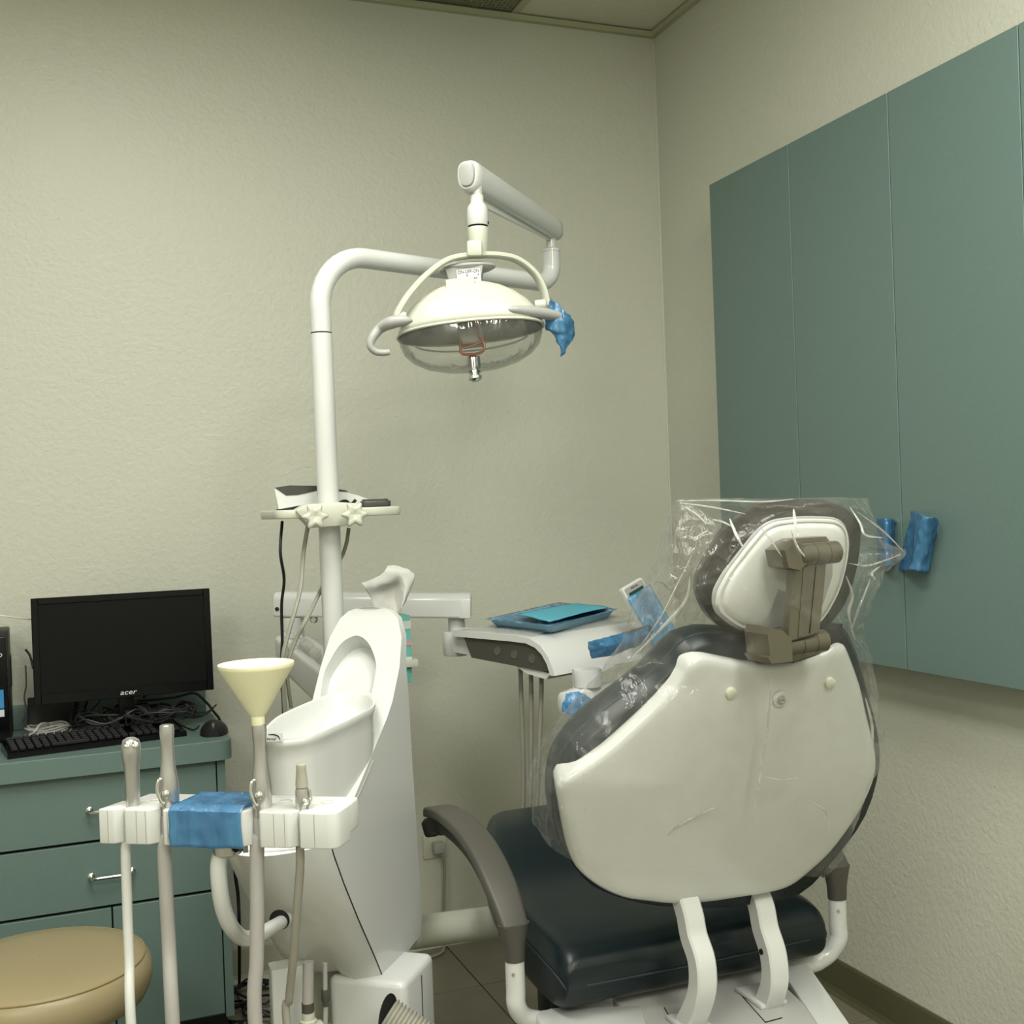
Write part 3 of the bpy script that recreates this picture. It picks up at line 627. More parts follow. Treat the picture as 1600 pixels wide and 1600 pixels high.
b = NB(); outl = [(429, 763), (447, 775), (466, 774), (500, 768), (540, 769), (560, 774), (578, 781), (578, 789), (436, 797)]
loft(b, [[W2(x, y, .05) for x, y in outl], [W2(x, y, .12)+V((0, 0, 0)) for x, y in outl]]); o = obj('body', b, WPLAST, dv, angle=30)
b = NB(); outl = [(429, 762), (452, 758.5), (500, 759), (540, 766), (545, 769), (500, 766), (466, 773.5), (447, 774.5)]
loft(b, [[W2(x, y, .049) for x, y in outl], [W2(x, y, .121) for x, y in outl]]); obj('dark_lid', b, mat('dark_lid', (.05, .05, .045), .25), dv, angle=30)
b = NB(); tube(b, spl([W2(432, 799, .02), W2(450, 796, .02), W2(476, 791.5, .02), W2(505, 790, .02)], 5), .004, 8); obj('charging_lead', b, BLACK, dv)
for q in range(3): pass
obj('contact_clip', tube(NB(), spl([W2(528, 789, .03), W2(534, 784, .03), W2(541, 783, .03), W2(548, 788, .03), W2(556, 781, .03)], 4), .0035, 8), BLACK, dv)
pk = L(582, 786, .07)
pu = thing('round_charger', 'low dark round-cornered charging puck at the right end of the pole shelf', 'charger', V((pk.x, LY+.07, zt)))
hh = L(582, 780, .07).z-zt
obj('base', prism(NB(), rounded([(pk.x-.033, LY+.035), (pk.x+.034, LY+.035), (pk.x+.034, LY+.105), (pk.x-.033, LY+.105)], .014, 5), zt+.0003, zt+max(.012, hh*.8), bev=.003), mat('dark_lid2', (.055, .053, .045), .3), pu)
obj('top_pad', prism(NB(), rounded([(pk.x-.028, LY+.04), (pk.x+.029, LY+.04), (pk.x+.029, LY+.10), (pk.x-.028, LY+.10)], .012, 5), zt+max(.012, hh*.8), zt+max(.015, hh)), GREYP, pu)
cable('hanging_cable', 'thin black cable hanging straight down from the left end of the pole shelf', [L(441, 815, .03), L(438, 862), L(444, 905, .02), L(440, 945, .04), L(441, 1000, .05), L(439, 1050, .05), L(443, 1115, .05), L(440, 1200, .05)], .0032, BLACK)
cable('hanging_hose', 'grey hose curving down from the left star knob of the pole shelf', [L(481, 822, .0), L(474, 865), L(470, 915, -.03), L(462, 950, -.06), L(449, 995, -.07), L(442, 1030, -.07), L(443, 1070, -.05), L(446, 1120, -.03)], .0045, DHOSE)
cable('hanging_hose', 'grey hose crossing behind the pole from the right side of the shelf', [L(545, 825, .06), L(541, 850, .06), L(532, 873, .06), L(512, 900, .05), L(500, 925, .03), L(480, 965, -.06), L(462, 1000, -.06), L(450, 1035, -.06), L(449, 1060, -.05), L(455, 1105, -.02)], .0042, DHOSE)

# ------------------------------------------------------------------ delivery unit: swing beam, tray table, hoses
bD = 2.86
bl, br = aD(440, 944, bD), aD(727, 946, bD)
du = thing('delivery_unit', 'white dental delivery table on a swing beam, tray top with grey side panel', 'dental unit', (br.x, br.y, .6))
Mb = frame(bl-(br-bl).normalized()*.012, (br-bl)); bL = (br-bl).length+.026
b = NB(); prof = rounded([(-.045, -.028), (.045, -.028), (.045, .020), (.030, .032), (-.030, .032), (-.045, .020)], .006, 3)
loft(b, [[Mb@V((x, p[0]*f, p[1]*f)) for p in prof] for x, f in ((0, .93), (.004, 1), (bL-.004, 1), (bL, .93))]); obj('swing_beam', b, WHITE, du)
obj('beam_end_block', box(NB(), (bL-.028, -.0455, -.0287), (bL+.001, .0455, .021), Mb, bev=.004), WHITE, du)
obj('beam_screw', lathe(NB(), [(0, 0), (.005, 0), (.005, .002), (0, .002)], Mb@V((.010, -.0455, -.008)), -(Mb.to_3x3()@V((0, 1, 0))), 10, caps=False), BLACK, du)
j0 = aD(713, 962, bD)
obj('joint_pin', lathe(NB(), [(.021, -.045), (.021, 0)], j0, n=24), WHITE, du)
# lower left pivot and the slanting arm that carries it
q0 = aD(456, 964, bD-.02)
obj('pivot', lathe(NB(), [(.027, -.05), (.029, -.045), (.029, 0)], q0, n=24), WHITE, du)
b = NB(); 
for px, py in ((490, 968),):
    s = aD(px, py, bD-.03); lathe(b, [(.0, -.014), (.0095, -.014), (.0095, .0), (.006, .003), (0, .003)], s, -FWD, 16, caps=False)
obj('pivot_bolt', b, SATIN, du)
a0, a1 = aD(460, 1018, bD-.02), aD(545, 1090, bD-.25)
b = NB(); Ma = frame(a0, V((a1-a0).to_tuple()) ); b2 = (a1-a0)
rings = []
for t, hw_, hh_ in ((-.12, .035, .030), (0, .045, .038), (.5, .045, .042), (1, .045, .045)):
    c = a0.lerp(a1, t); y = V((0, 0, 1)).cross(b2).normalized(); z = V((0, 0, 1)); rings.append([c+y*p[0]+z*p[1] for p in rounded([(-hw_, -hh_), (hw_, -hh_), (hw_, hh_), (-hw_, hh_)], .012, 3)])
loft(b, rings); obj('lower_arm', b, WHITE, du)
s0, s1 = aD(462, 1030, bD-.07), aD(498, 1085, bD-.22)
bagl = film_sheet('barrier_film', 'crumpled clear film over the slanting arm behind the pole', [[aD(442, 985, bD-.08), aD(470, 992, bD-.1), aD(500, 1015, bD-.16)], [aD(448, 1010, bD-.1), aD(475, 1024, bD-.13), aD(504, 1040, bD-.2)], [aD(458, 1030, bD-.1), aD(478, 1050, bD-.14), aD(503, 1068, bD-.2)]], film('clear_film_small', (.75, .75, .7), .25, gloss=.05, streak=18, dens=0), .006, 40)
# tray table, profile in (d, z), swept along e
K = aY(706, 985, 2.62); pd = V((.39, -.92, 0)).normalized(); ed = V((.92, .39, 0)).normalized(); TZ = K.z; TL = .47
Mtr = Matrix((pd, V((0, 0, 1)), ed)).transposed().to_4x4(); Mtr.translation = K   # local x = towards camera, y = up, z = along e
top = [(0, 0), (.15, .001), (.22, .000), (.262, -.004), (.295, -.018), (.318, -.042), (.330, -.065), (.336, -.082)]
under = [(.322, -.082), (.313, -.058), (.298, -.038), (.278, -.024), (.25, -.016), (.2, -.0145), (0, -.014)]
b = NB(); loft(b, [[Mtr@V((x, y, z)) for x, y in top+under] for z in (0, TL)]); obj('tray_top', b, WPLAST, du, angle=30)
b = NB(); pan = [(.035, -.0145), (.25, -.0165), (.278, -.0245), (.298, -.0385), (.312, -.058), (.318, -.074), (.30, -.076), (.06, -.062)]
loft(b, [[Mtr@V((x, y, z)) for x, y in pan] for z in (.006, TL-.006)]); obj('side_panel', b, GREYP, du, angle=30, label='dark grey underside panel')
for dx, dy in ((.150, -.040), (.205, -.044), (.262, -.050)):
    c = Mtr@V((dx, dy, .006)); obj('dial', lathe(NB(), [(.0, 0), (.0105, 0), (.0105, .0012), (.0092, .0012), (.009, .0006), (0, .0006)], c, -ed, 24, caps=False), mat('dial_grey', (.10, .09, .075), .5), du, False)
obj('joint_socket', lathe(NB(), [(.029, -.055), (.031, -.05), (.031, 0), (.028, .004)], aD(711, 989, bD-.02), n=28), WHITE, du)
b = NB(); prism(b, [(-.02, .0), (.05, -.03), (.05, -.06), (-.02, -.055)], .02, .07, Mtr); obj('joint_bracket', b, WHITE, du)
b = NB(); loft(b, [[Mtr@V((x, y, z)) for x, y, z in ((.19*1.0, -.066, zz), (.315, -.080, zz), (.30, -.094, zz), (.24, -.086, zz))] for zz in (.01, .24)]); obj('under_tray', b, WPLAST, du, angle=30)
cj = aY(918, 1058, 2.28)
obj('support_joint', lathe(NB(), [(.030, -.020), (.031, -.018), (.031, .014), (.030, .018), (.024, .02)], cj, n=28), WHITE, du)
b = NB(); loft(b, [[Mtr@V(p) for p in ((.25, -.078, .09), (.33, -.084, .09), (.33, -.084, .22), (.25, -.078, .22))], [cj+V((dx, dy, .012)) for dx, dy in ((-.01, .03), (-.02, -.02), (.03, -.02), (.03, .03))]]); obj('support_neck', b, WHITE, du)
obj('support_post', lathe(NB(), [(.006, -.06), (.006, 0)], aY(898, 1052, 2.3), n=10), WHITE, du)
ch = aY(907, 1096, 2.28); adx = V((.93, .3, 0)).normalized()
b = tube(NB(), [ch-adx*.048, ch-adx*.044, ch-adx*.01, ch+adx*.06, ch+adx*.16], [.018, .026, .031, .031, .031], 24, sq=.25); obj('lower_swing_arm', b, WHITE, du)
kn = aY(914, 1094, 2.235)
obj('brake_knob', lathe(NB(), [(.012, -.02), (.02, -.02), (.024, -.01), (.024, .012), (.018, .02)], kn, (-.3, -.95, .1), 18), WPLAST, du)
film_sheet('barrier_film', 'blue film wrapped round the brake knob under the delivery table', [[aY(885, 1083, 2.2), aY(905, 1082, 2.19), aY(925, 1092, 2.2), aY(948, 1105, 2.22)], [aY(879, 1100, 2.2), aY(900, 1098, 2.18), aY(922, 1108, 2.18), aY(940, 1114, 2.2)], [aY(878, 1112, 2.2), aY(895, 1117, 2.18), aY(910, 1122, 2.18), aY(930, 1124, 2.2)]], BLUEF, .004, 60, 16, 14)
for px, bx, hy0 in ((813, 818, 2.49), (829, 829, 2.46), (845, 840, 2.43)):
    p = aY(px, 1030, hy0); pts = [p+V((0, 0, .02)), aY(px+1, 1075, hy0), aY((px+bx)/2+1, 1150, hy0), aY(bx, 1230, hy0+.01), aY(bx-3, 1300, hy0+.02)]
    obj('hose', tube(NB(), spl(pts, 5), .0054, 10), DHOSE, du)
# control pad standing on the far end of the table
pc = thing('control_pad', 'white hand control pad with dark display under blue film at the tray end', 'control pad', aY(1010, 965, 2.35))
o3 = aY(1015, 1005, 2.36); up_ = (aY(985, 915, 2.36)-o3); 
k00, k10, k11, k01 = aY(1022, 1025, 2.34), aY(1066, 1000, 2.36), aY(1007, 911, 2.40), aY(971, 919, 2.38)
ex = (k11-k01).normalized(); ey = ((k01+k11)/2-(k00+k10)/2).normalized(); ez = ex.cross(ey).normalized(); ex = ey.cross(ez)
Mp = Matrix((ex, ey, ez)).transposed().to_4x4(); Mp.translation = k01; pw = (k11-k01).length
obj('casing', prism(NB(), rounded([(0, -.17), (pw, -.17), (pw, 0), (0, 0)], .008, 4), -.016, 0, Mp, bev=.003), WPLAST, pc)
obj('face_plate', prism(NB(), rounded([(.004, -.165), (pw-.005, -.165), (pw-.005, -.006), (.004, -.006)], .005, 3), 0, .0008, Mp), mat('pad_face', (.32, .31, .29), .4), pc, False)
obj('display', box(NB(), (.010, -.034, .0009), (pw-.012, -.019, .0016), Mp), mat('pad_display', (.015, .05, .04), .15), pc, False)
b = NB()
for i in range(4):
    for j in range(3): box(b, (.009+j*.014, -.06-i*.018, .0009), (.019+j*.014, -.048-i*.018, .0022), Mp, bev=.001, seg=1)
obj('buttons', b, WPLAST, pc, kind='stuff')
text('pad_lettering', 'MEDICAL', .006, Mp @ Matrix.Translation((pw/2, -.012, .001)), BLACK, pc)
film_sheet('barrier_film', 'blue film stretched over the lower part of the hand control pad', [[Mp@V((x, y, .006+.003*math.sin(x*90))) for x in (-.004, pw*.3, pw*.7, pw+.004)] for y in (-.026, -.07, -.12, -.165)], BLUELT, .0012, 60, 14, 14)
cable('wire_hook', 'bent grey wire hook standing up behind the hand control pad', [aY(1020, 935, 2.5), aY(1021, 912, 2.5), aY(1026, 909, 2.5), aY(1036, 911, 2.5), aY(1043, 919, 2.5), aY(1050, 920, 2.5), aY(1056, 913, 2.5)], .0018, GREYHOSE, 'hook')
# instrument tray in blue sleeve with bib
Pt = lambda px, py: aZ(px, py, TZ+.004)
t00, t10, t11, t01 = Pt(768, 980), Pt(862, 990), Pt(958, 966), Pt(868, 955)
def bil(s, t, z): return (t00*(1-s)+t10*s)*(1-t)+(t01*(1-s)+t11*s)*t+V((0, 0, z))
t00 = Pt(762, 978); t10 = Pt(860, 989); t11 = Pt(962, 963); t01 = Pt(872, 952)
it = thing('instrument_tray', 'shallow instrument tray sleeved in pale blue film on the white delivery table', 'tray', (t00+t11)/2)
b = NB(); rr_ = lambda i, z: [bil(s, t, z) for s, t in rounded([(i, i), (1-i, i), (1-i, 1-i), (i, 1-i)], .08, 4)]
loft(b, [rr_(.05, -.003), rr_(.02, .006), rr_(0, .015), rr_(.01, .0165), rr_(.045, .012), rr_(.08, .005)]); obj('tray', b, mat('tray_blue', (.16, .33, .46), .35), it)
b = grid(NB(), lambda s, t: bil(-.02+1.04*s, -.02+1.04*t, .0175+.002*math.sin(9*s)*math.sin(7*t)-(.010*min(1, 8*min(s, 1-s, t, 1-t)) )), 30, 30)
o = obj('sleeve', b, film('sleeve_film', (.30, .58, .80), .5, gloss=.10, streak=16, dens=.5), it); crumple(o, .0022, 70); solid(o, .0006)
b = grid(NB(), lambda s, t: bil(.22+.62*s+.06*t, .22+.85*t-.08*s, .020+.002*math.sin(5*s+4*t)), 14, 14); o = obj('paper_bib', b, BLUEP, it, label='folded turquoise paper sheet'); crumple(o, .001, 40); solid(o, .002)
b = grid(NB(), lambda s, t: Mtr@V((.01+.25*s, .0035+.001*math.sin(20*s), .01+.5*t)), 20, 24); o = obj('table_film', b, film('clear_film_table', (.8, .8, .72), .25, gloss=.05, streak=12, dens=0), it); crumple(o, .001, 50)
# handle of the delivery table in blue film
hA_, hB_ = aY(925, 1012, 2.23), aY(1010, 985, 2.32)
obj('table_handle', tube(NB(), [hA_, hA_+(hB_-hA_)*1.05], .011, 12), GREYP, du)
film_sheet('barrier_film', 'blue film sleeve round the grey front handle of the delivery table', [[aY(920, 1003, 2.215), aY(950, 995, 2.235), aY(985, 988, 2.27), aY(1015, 978, 2.3)], [aY(921, 1016, 2.195), aY(950, 1009, 2.215), aY(985, 1001, 2.25), aY(1012, 990, 2.28)], [aY(924, 1029, 2.205), aY(945, 1026, 2.225), aY(975, 1018, 2.26), aY(1005, 1006, 2.29)]], BLUEF2, .003, 60, 18, 12)

# ------------------------------------------------------------------ cuspidor unit
Fp = aY(520, 1315, 1.87); Rp = aY(655, 1400, 2.15)
hd = V((Fp.x-Rp.x, Fp.y-Rp.y, 0)).normalized(); wd_ = V((-hd.y, hd.x, 0))      # hd: towards camera-left end; wd_: to the right side
if wd_.x < 0: wd_ = -wd_
def Bp(px, py): return aP(px, py, Fp, wd_)
Fpx = [(593, 951), (607, 955), (620, 966), (627, 987), (629, 1020), (624, 1067), (602, 1124), (580, 1187), (550, 1255), (526, 1298), (520, 1308), (516, 1318), (521, 1335), (537, 1380), (560, 1437), (585, 1494), (599, 1529)]
Bpx = [(596, 952), (611, 957), (625, 969), (632, 989), (635, 1022), (637, 1067), (640, 1124), (644, 1187), (649, 1262), (652, 1310), (653, 1335), (655, 1360), (657, 1400), (659, 1430), (657, 1462), (630, 1495), (603, 1527)]
Ws = [.05, .095, .125, .145, .155, .162, .165, .165, .175, .19, .198, .20, .20, .20, .20, .195, .185]
bul = [0, 0, 0, 0, 0, 0, 0, 0, .02, .045, .085, .088, .082, .07, .05, .03, .02]
cu = thing('cuspidor_unit', 'white dental cuspidor unit with tall rounded back and spit basin on a column', 'cuspidor', (Rp.x-.03, Rp.y-.1, 0))
rings = []; NF = 14
CENT = [((576, 949), 7, .010), ((577, 950.5), 21, .012), ((577, 955), 34, .015), ((576, 966), 46, .019), ((571, 995), 57, .024), ((562, 1042), 62, .033), ((550, 1095), 62, .078), ((541, 1120), 62, 0)]
for i, (f, q) in enumerate(zip(Fpx, Bpx)):
    fp = Bp(*f); bp_ = Bp(*q); W_ = Ws[i]; ring = []
    if i < 8:
        (cx_, cy_), hp_, tk = CENT[i]; W_ = .165*hp_/62; fp = aP(cx_, cy_, Fp-wd_*.0825, wd_)+wd_*W_/2
        if tk: bp_ = fp-hd*tk
    e_ = .18 if i < 8 else .12
    for k in range(NF+1):
        t = k/NF; sq_ = math.sin(PI*t)**.75 if 0 < t < 1 else 0
        zo = 0 if i < 16 else (-.030*t/.2 if t < .2 else -.030+.045*(t-.2)/.22 if t < .42 else .015*(1-t)/.58)
        ring.append(fp-wd_*W_*t+hd*bul[i]*sq_+V((0, 0, zo)))
    for k in range(NF+1):
        t = 1-k/NF; ring.append(bp_-wd_*W_*t-hd*.03*math.sin(PI*t)*(1 if i > 3 else .2))
    rings.append(ring)
# drop the underside into a closed tip
body = obj('body', loft(NB(), rings), WHITE, cu, angle=28)
# niche
nic = [(507, 1074), (512, 1055), (525, 1034), (538, 1018), (551, 1009), (565, 1005), (577, 1010), (586, 1022), (592, 1042), (590, 1062), (583, 1090), (578, 1110), (500, 1112)]
mid = Bp(602, 1060)-wd_*.08; pn = (Bp(*Fpx[4])-Bp(*Fpx[6])).cross(wd_).normalized()
pl0 = Bp(*Fpx[5])-wd_*.08
nin = spl([aP(x, y, pl0, pn) for x, y in nic[:-1]], 4)+[aP(*nic[-1], pl0, pn)]; sg_ = 1 if pn.dot(CAM-pl0) > 0 else -1
cn = sum(nin, V())/len(nin)
c1 = loft(NB(), [[p+pn*sg_*.05 for p in nin], [p-pn*sg_*.002 for p in nin], [cn+(p-cn)*.95-pn*sg_*.011 for p in nin]])
cut(body, [c1], 28)
# trim line along the rim
b = NB(); tube(b, spl([Bp(x+3.5, y+1)+wd_*.0005 for x, y in Fpx[7:11]], 5), .0016, 6); obj('rim_bead', b, mat('seam_grey', (.30, .30, .28), .5), cu)
b = NB(); tube(b, [Bp(x, y)+wd_*.0002 for x, y in [(517, 1320)]+Fpx[12:]], .0011, 6); obj('panel_seam', b, BLACK, cu)
# rounded lip on the ledge
rl = rings[10]; b = NB(); tube(b, [p+V((0, 0, -.003)) for p in rl[:NF+1]], .006, 10); obj('ledge_lip', b, WHITE, cu)
# basin
P1, P2, P3 = aY(411, 1145, 1.965), aY(584, 1098, 2.03), aY(525, 1084, 2.14)
bn = (P2-P1).cross(P3-P1).normalized()
rim = [(411, 1140), (414, 1153), (434, 1158), (455, 1157), (480, 1153), (505, 1144), (525, 1135), (545, 1126), (565, 1116), (584, 1105), (588, 1094), (580, 1083), (555, 1080), (527, 1082), (505, 1088), (480, 1098), (455, 1109), (430, 1122)]
R3 = [aP(x, y, P1, bn) for x, y in rim]; R3 = spl(R3+[R3[0]], 3)[:-1]
cR = sum(R3, V())/len(R3)
def sc3(f, dz, lo=None):
    out = []
    for p in R3:
        q = cR+(p-cR)*f; q = V((q.x, q.y, q.z+dz)) if lo is None else V((q.x, q.y, lo)); out.append(q)
    return out
zl_ = rings[9][5].z-.012
b = NB(); loft(b, [sc3(.88, 0, zl_-.02), sc3(.90, 0, zl_), sc3(.955, -.035), sc3(.97, -.014), sc3(.995, -.010), sc3(1.0, -.002), sc3(.985, .001), sc3(.93, .0), sc3(.91, -.004), sc3(.88, -.02), sc3(.78, -.045), sc3(.5, -.06), sc3(.15, -.064)])
obj('basin', b, WHITE, cu, angle=50)
obj('basin_drain', lathe(NB(), [(0, 0), (.012, 0), (.014, .003), (.008, .004), (0, .002)], cR+V((0, 0, -.063)), n=16, caps=False), SATIN, cu)
# sticker on the basin lip
s0 = aY(427, 1151.5, 1.90); Msx = frame(s0-V((0, .0, 0)), (.80, -.6, -.0))
st_b = NB(); 
sp = [aY(x, y, 1.9) for x, y in ((413, 1144), (441, 1145), (439, 1158), (411, 1156))]
dpt = 0
b = NB(); prism(b, [(-.0165, -.007), (.0165, -.007), (.0165, .007), (-.0165, .007)], 0, .0008, frame(s0, (.88, -.47, -.03)) @ Matrix.Rotation(PI/2, 4, 'X')); k_ = obj('logo_plate', b, WPLAST, cu, False, label='small white maker plate')
text('logo_lettering', 'dental', .0065, frame(s0, (.88, -.47, -.03)) @ Matrix.Rotation(PI/2, 4, 'X') @ Matrix.Translation((-.003, -.003, .0009)), BLACK, cu)
b = tube(NB(), spl([frame(s0, (.88, -.47, -.03)) @ (Matrix.Rotation(PI/2, 4, 'X') @ V(p)) for p in ((-.008, .004, .001), (.002, .004, .001), (.009, .001, .001), (.012, -.005, .001))], 4), [.0004, .0012, .0010, .0004], 5); obj('logo_swoosh', b, BLACK, cu)
# arm hole
h0 = aY(441, 1438, 1.87)
# column, corrugated hose, side tube to the chair
cb0 = aY(612, 1500, 2.06); 
Mcol = frame((cb0.x, cb0.y, 0), (-hd.x, -hd.y, 0))
b = NB(); prism(b, rounded([(-.095, -.065), (.052, -.065), (.052, .085), (-.095, .085)], .02, 5), 0, cb0.z+.0, Mcol, bev=.012); obj('column', b, WHITE, cu)
b = NB(); c_ = Mcol@V((-.03, -.066, .12)); tube(b, [Mcol@V((-.018, -.0655, z)) for z in (.17, cb0.z-.015)], .0009, 5); obj('column_seam', b, BLACK, cu)
hc_ = Mcol@V((-.016, -.066, .205)); hn = -(Mcol.to_3x3()@V((0, 1, 0)))
hq = aP(606, 1592, hc_, hn)
obj('hose_port', lathe(NB(), [(.0, .0), (.040, 0), (.040, .0015), (0, .0015)], hq, hn, 32, caps=False), BLACKGAP, cu, False)
b = NB(); prof = []
for k in range(14): prof += [(.031, k*.007), (.036, k*.007+.0035)]
hdir = (hn+V((0, 0, -.75))+V((.2, 0, 0))).normalized(); lathe(b, prof, hq-hdir*.004, hdir, 28); obj('corrugated_hose', b, mat('hose_taupe_shiny', (.33, .32, .27), .3), cu, angle=60)
ta_ = aY(640, 1458, 2.25); tb_ = aY(800, 1436, 2.30)
obj('side_tube', tube(NB(), [ta_, tb_+(tb_-ta_)*.5], .0325, 32), CREAM, cu, label='cream round link tube to the chair')
b = NB(); prism(b, rounded([(-.03, -.02), (.03, -.02), (.03, .02), (-.03, .02)], .006, 3), 0, aY(452, 1505, 2.05).z, Matrix.Translation((aY(450, 1560, 2.05).x, 2.05, 0))); obj('rear_post', b, WHITE, cu)
b = NB(); p = aY(600, 1520, 2.2); box(b, (-.17, 0, 0), (.01, .03, .10), Matrix.Translation((p.x, 2.16, p.z-.06)), bev=.004); obj('rear_plate', b, CREAM, cu)
# the two short hoses under the body
p0, p1 = aY(482, 1512, 1.95), aY(481, 1570, 1.95)
obj('drain_hose', tube(NB(), [p0+V((0, 0, .01)), p1], .0095, 16), GREYHOSE, cu)
obj('hose_collar', tube(NB(), [p1+V((0, 0, .004)), p1-V((0, 0, .012))], .0105, 16), GREYP, cu)
b = NB(); lathe(b, [(.011, 0), (.011, -.012), (.014, -.014), (.014, -.02)], p1-V((0, 0, .012)), n=18); box(b, (-.018, -.015, -.11), (.026, .015, -.020), Matrix.Translation(p1-V((0, 0, .012))), bev=.006); obj('drain_valve', b, CREAM, cu)
p0, p1 = aY(508, 1514, 1.95), aY(508, 1546, 1.95)
obj('water_hose', tube(NB(), [p0+V((0, 0, .01)), p1], .0042, 10), GREYHOSE, cu)
obj('water_coupling', lathe(NB(), [(.006, 0), (.0068, -.004), (.0075, -.016), (.0055, -.022), (.0055, -.028)], p1, n=14), GREYP, cu)
obj('water_hose', tube(NB(), [p1-V((0, 0, .028)), p1-V((.004, 0, .10)), p1-V((.008, 0, .2))], .0042, 10), GREYHOSE, cu)
# box with film rolls / tissues behind the unit
tx_ = aY(622, 1000, 2.44); zt0 = aY(630, 962, 2.44).z; zb0 = aY(640, 1066, 2.44).z
tsb = thing('tissue_box', 'narrow upright aqua printed box standing behind the white cuspidor back', 'box', (tx_.x, 2.44, zb0))
x1_ = aY(649, 1030, 2.44).x
obj('carton', box(NB(), (tx_.x-.05, 2.44, zb0), (x1_-.008, 2.50, zt0), bev=.002), AQUA, tsb)
b = NB(); hz_ = (zt0-zb0)
for f0_, f1_, mm in ((.80, .92, 'pale_band'), (.55, .62, 'pink_band'), (.3, .38, 'pale_band')):
    obj('printed_band', box(NB(), (tx_.x-.05, 2.4388, zb0+hz_*f0_), (x1_-.0079, 2.4399, zb0+hz_*f1_)), mat(mm, (.55, .28, .32) if 'pink' in mm else (.55, .62, .56), .5), tsb, False)
b = NB(); zc_ = zb0+hz_*.34
for za in (zc_, zc_-.014):
    pass
box(b, (tx_.x-.06, 2.43, zc_-.016), (x1_+.003, 2.4375, zc_), bev=.001); box(b, (x1_-.005, 2.4376, zc_-.016), (x1_+.003, 2.51, zc_)); obj('holder_band', b, CREAM, tsb)
Q = lambda x, y, d=0: aY(x, y, 2.36+d)
b = NB(); rows = [[Q(566, 911, -.02), Q(580, 906), Q(596, 899), Q(604, 890), Q(607, 883, .01)], [Q(570, 918, -.02), Q(588, 916), Q(606, 910), Q(618, 896), Q(625, 884, .01)], [Q(580, 935), Q(596, 930, .02), Q(614, 920, .03), Q(630, 905), Q(640, 890, .01)], [Q(590, 960), Q(605, 950, .02), Q(618, 940, .03), Q(634, 922), Q(648, 904, .01)], [Q(604, 985), Q(612, 975, .02), Q(620, 965, .03), Q(628, 950, .0), Q(634, 938, .01)]]
film_o = film_sheet('paper_tissue', 'crumpled white paper sticking up behind the top of the cuspidor', rows, mat('tissue_thin', (.55, .55, .52), .7), .003, 38, 26, 26)
film_o['category'] = 'tissue'
# ------------------------------------------------------------------ assistant's tool holder
zH = .90; fl_, fr_ = aZ(152, 1264, zH), aZ(526, 1271, zH); hx_ = (fr_-fl_); hL = hx_.length; MHd = frame(fl_, hx_)
th_ = thing('tool_holder', 'white segmented handpiece holder bar on a curved white tube', 'tool holder', fl_+hx_*.5)
S = lambda px: (px-152)/374*hL
HD = .085; HH = .046
b = NB(); prism(b, rounded([(-.0+.02, .040), (hL-.0, .040), (hL, HD), (.028, HD)], .006, 3), -HH+.006, 0, MHd, bev=.004); obj('back_bar', b, WPLAST, th_)
segs = [(152, 190, .2, 1), (192, 245, 1, 1), (254, 391, 1, 1), (405, 464, 1, 1), (466, 526, 1, .2)]
for i, (a_, c_, lch, rch) in enumerate(segs):
    x0, x1 = S(a_), S(c_); ch_ = .010
    pl = [(x0+ch_*.35, 0), (x1-ch_, 0), (x1, ch_*1.1), (x1+.001, .044), (x0, .044), (x0, ch_*.6)]
    if i == 4: pl = [(x0+ch_*.35, 0), (x1-.001, 0), (x1+.002, .044), (x0, .044), (x0, ch_*.6)]
    if i == 0: pl = [(x0+.001, 0), (x1-ch_, 0), (x1, ch_*1.1), (x1, .044), (x0+.012, .044), ]
    b = NB(); prism(b, rounded(pl, .0025 if i < 4 else [.002, .014, .002, .002, .002], 3), -HH, 0, MHd, bev=.002); o = obj('holder_block', b, WPLAST, th_)
    xm = x0+(x1-x0)*(.42 if i != 2 else .07)
    b = NB(); box(b, (xm, -.0004, -HH+.002), (xm+.0007, .0002, -.002), MHd)
    if i in (1, 3): xm2 = x0+(x1-x0)*.7; box(b, (xm2, -.0004, -HH+.002), (xm2+.0006, .0002, -.002), MHd)
    obj('seam', b, mat('seam_grey', (.30, .30, .28), .5), o, False)
for px in (215, 285, 425, 490):
    c = MHd@V((S(px), .052, .0003)); obj('round_mark', lathe(NB(), [(.0085, 0), (.0085, .0006), (.0078, .0006), (.0078, 0)], c, n=24, caps=False), WPLAST, th_)
bx0, bx1 = S(268), S(382)
def bs(s, t):
    # over the top then down the front, in holder coordinates
    Ltot = .075+.047; d = t*Ltot; x = bx0+(bx1-bx0)*s+(.006*(1-s) if False else 0)
    if d < .075: return MHd@V((x+.010*(1-d/.075)*.6, .078-d, .0045))
    return MHd@V((x, -.0028, -(d-.075)))
b = grid(NB(), bs, 26, 26); o = obj('barrier_film', b, BLUEF2, None, loc=MHd@V(((bx0+bx1)/2, .03, 0))); crumple(o, .0013, 60); tag(o, 'blue film sheet over the middle of the white handpiece holder', 'plastic film'); solid(o, .0006)
kp = [(.3, .4), (.5, .35), (.7, .4), (.35, .6), (.6, .62)]
obj('key_panel', box(NB(), (bx0+.012, .016, .0002), (bx1-.008, .066, .0018), MHd, bev=.0006, seg=1), GREYL, th_, False)
b = NB()
for s, t in kp: box(b, (bx0+(bx1-bx0)*s-.006, .066*t, .0018), (bx0+(bx1-bx0)*s+.006, .066*t+.009, .0030), MHd, bev=.0006, seg=1)
obj('keys', b, WPLAST, th_, kind='stuff')
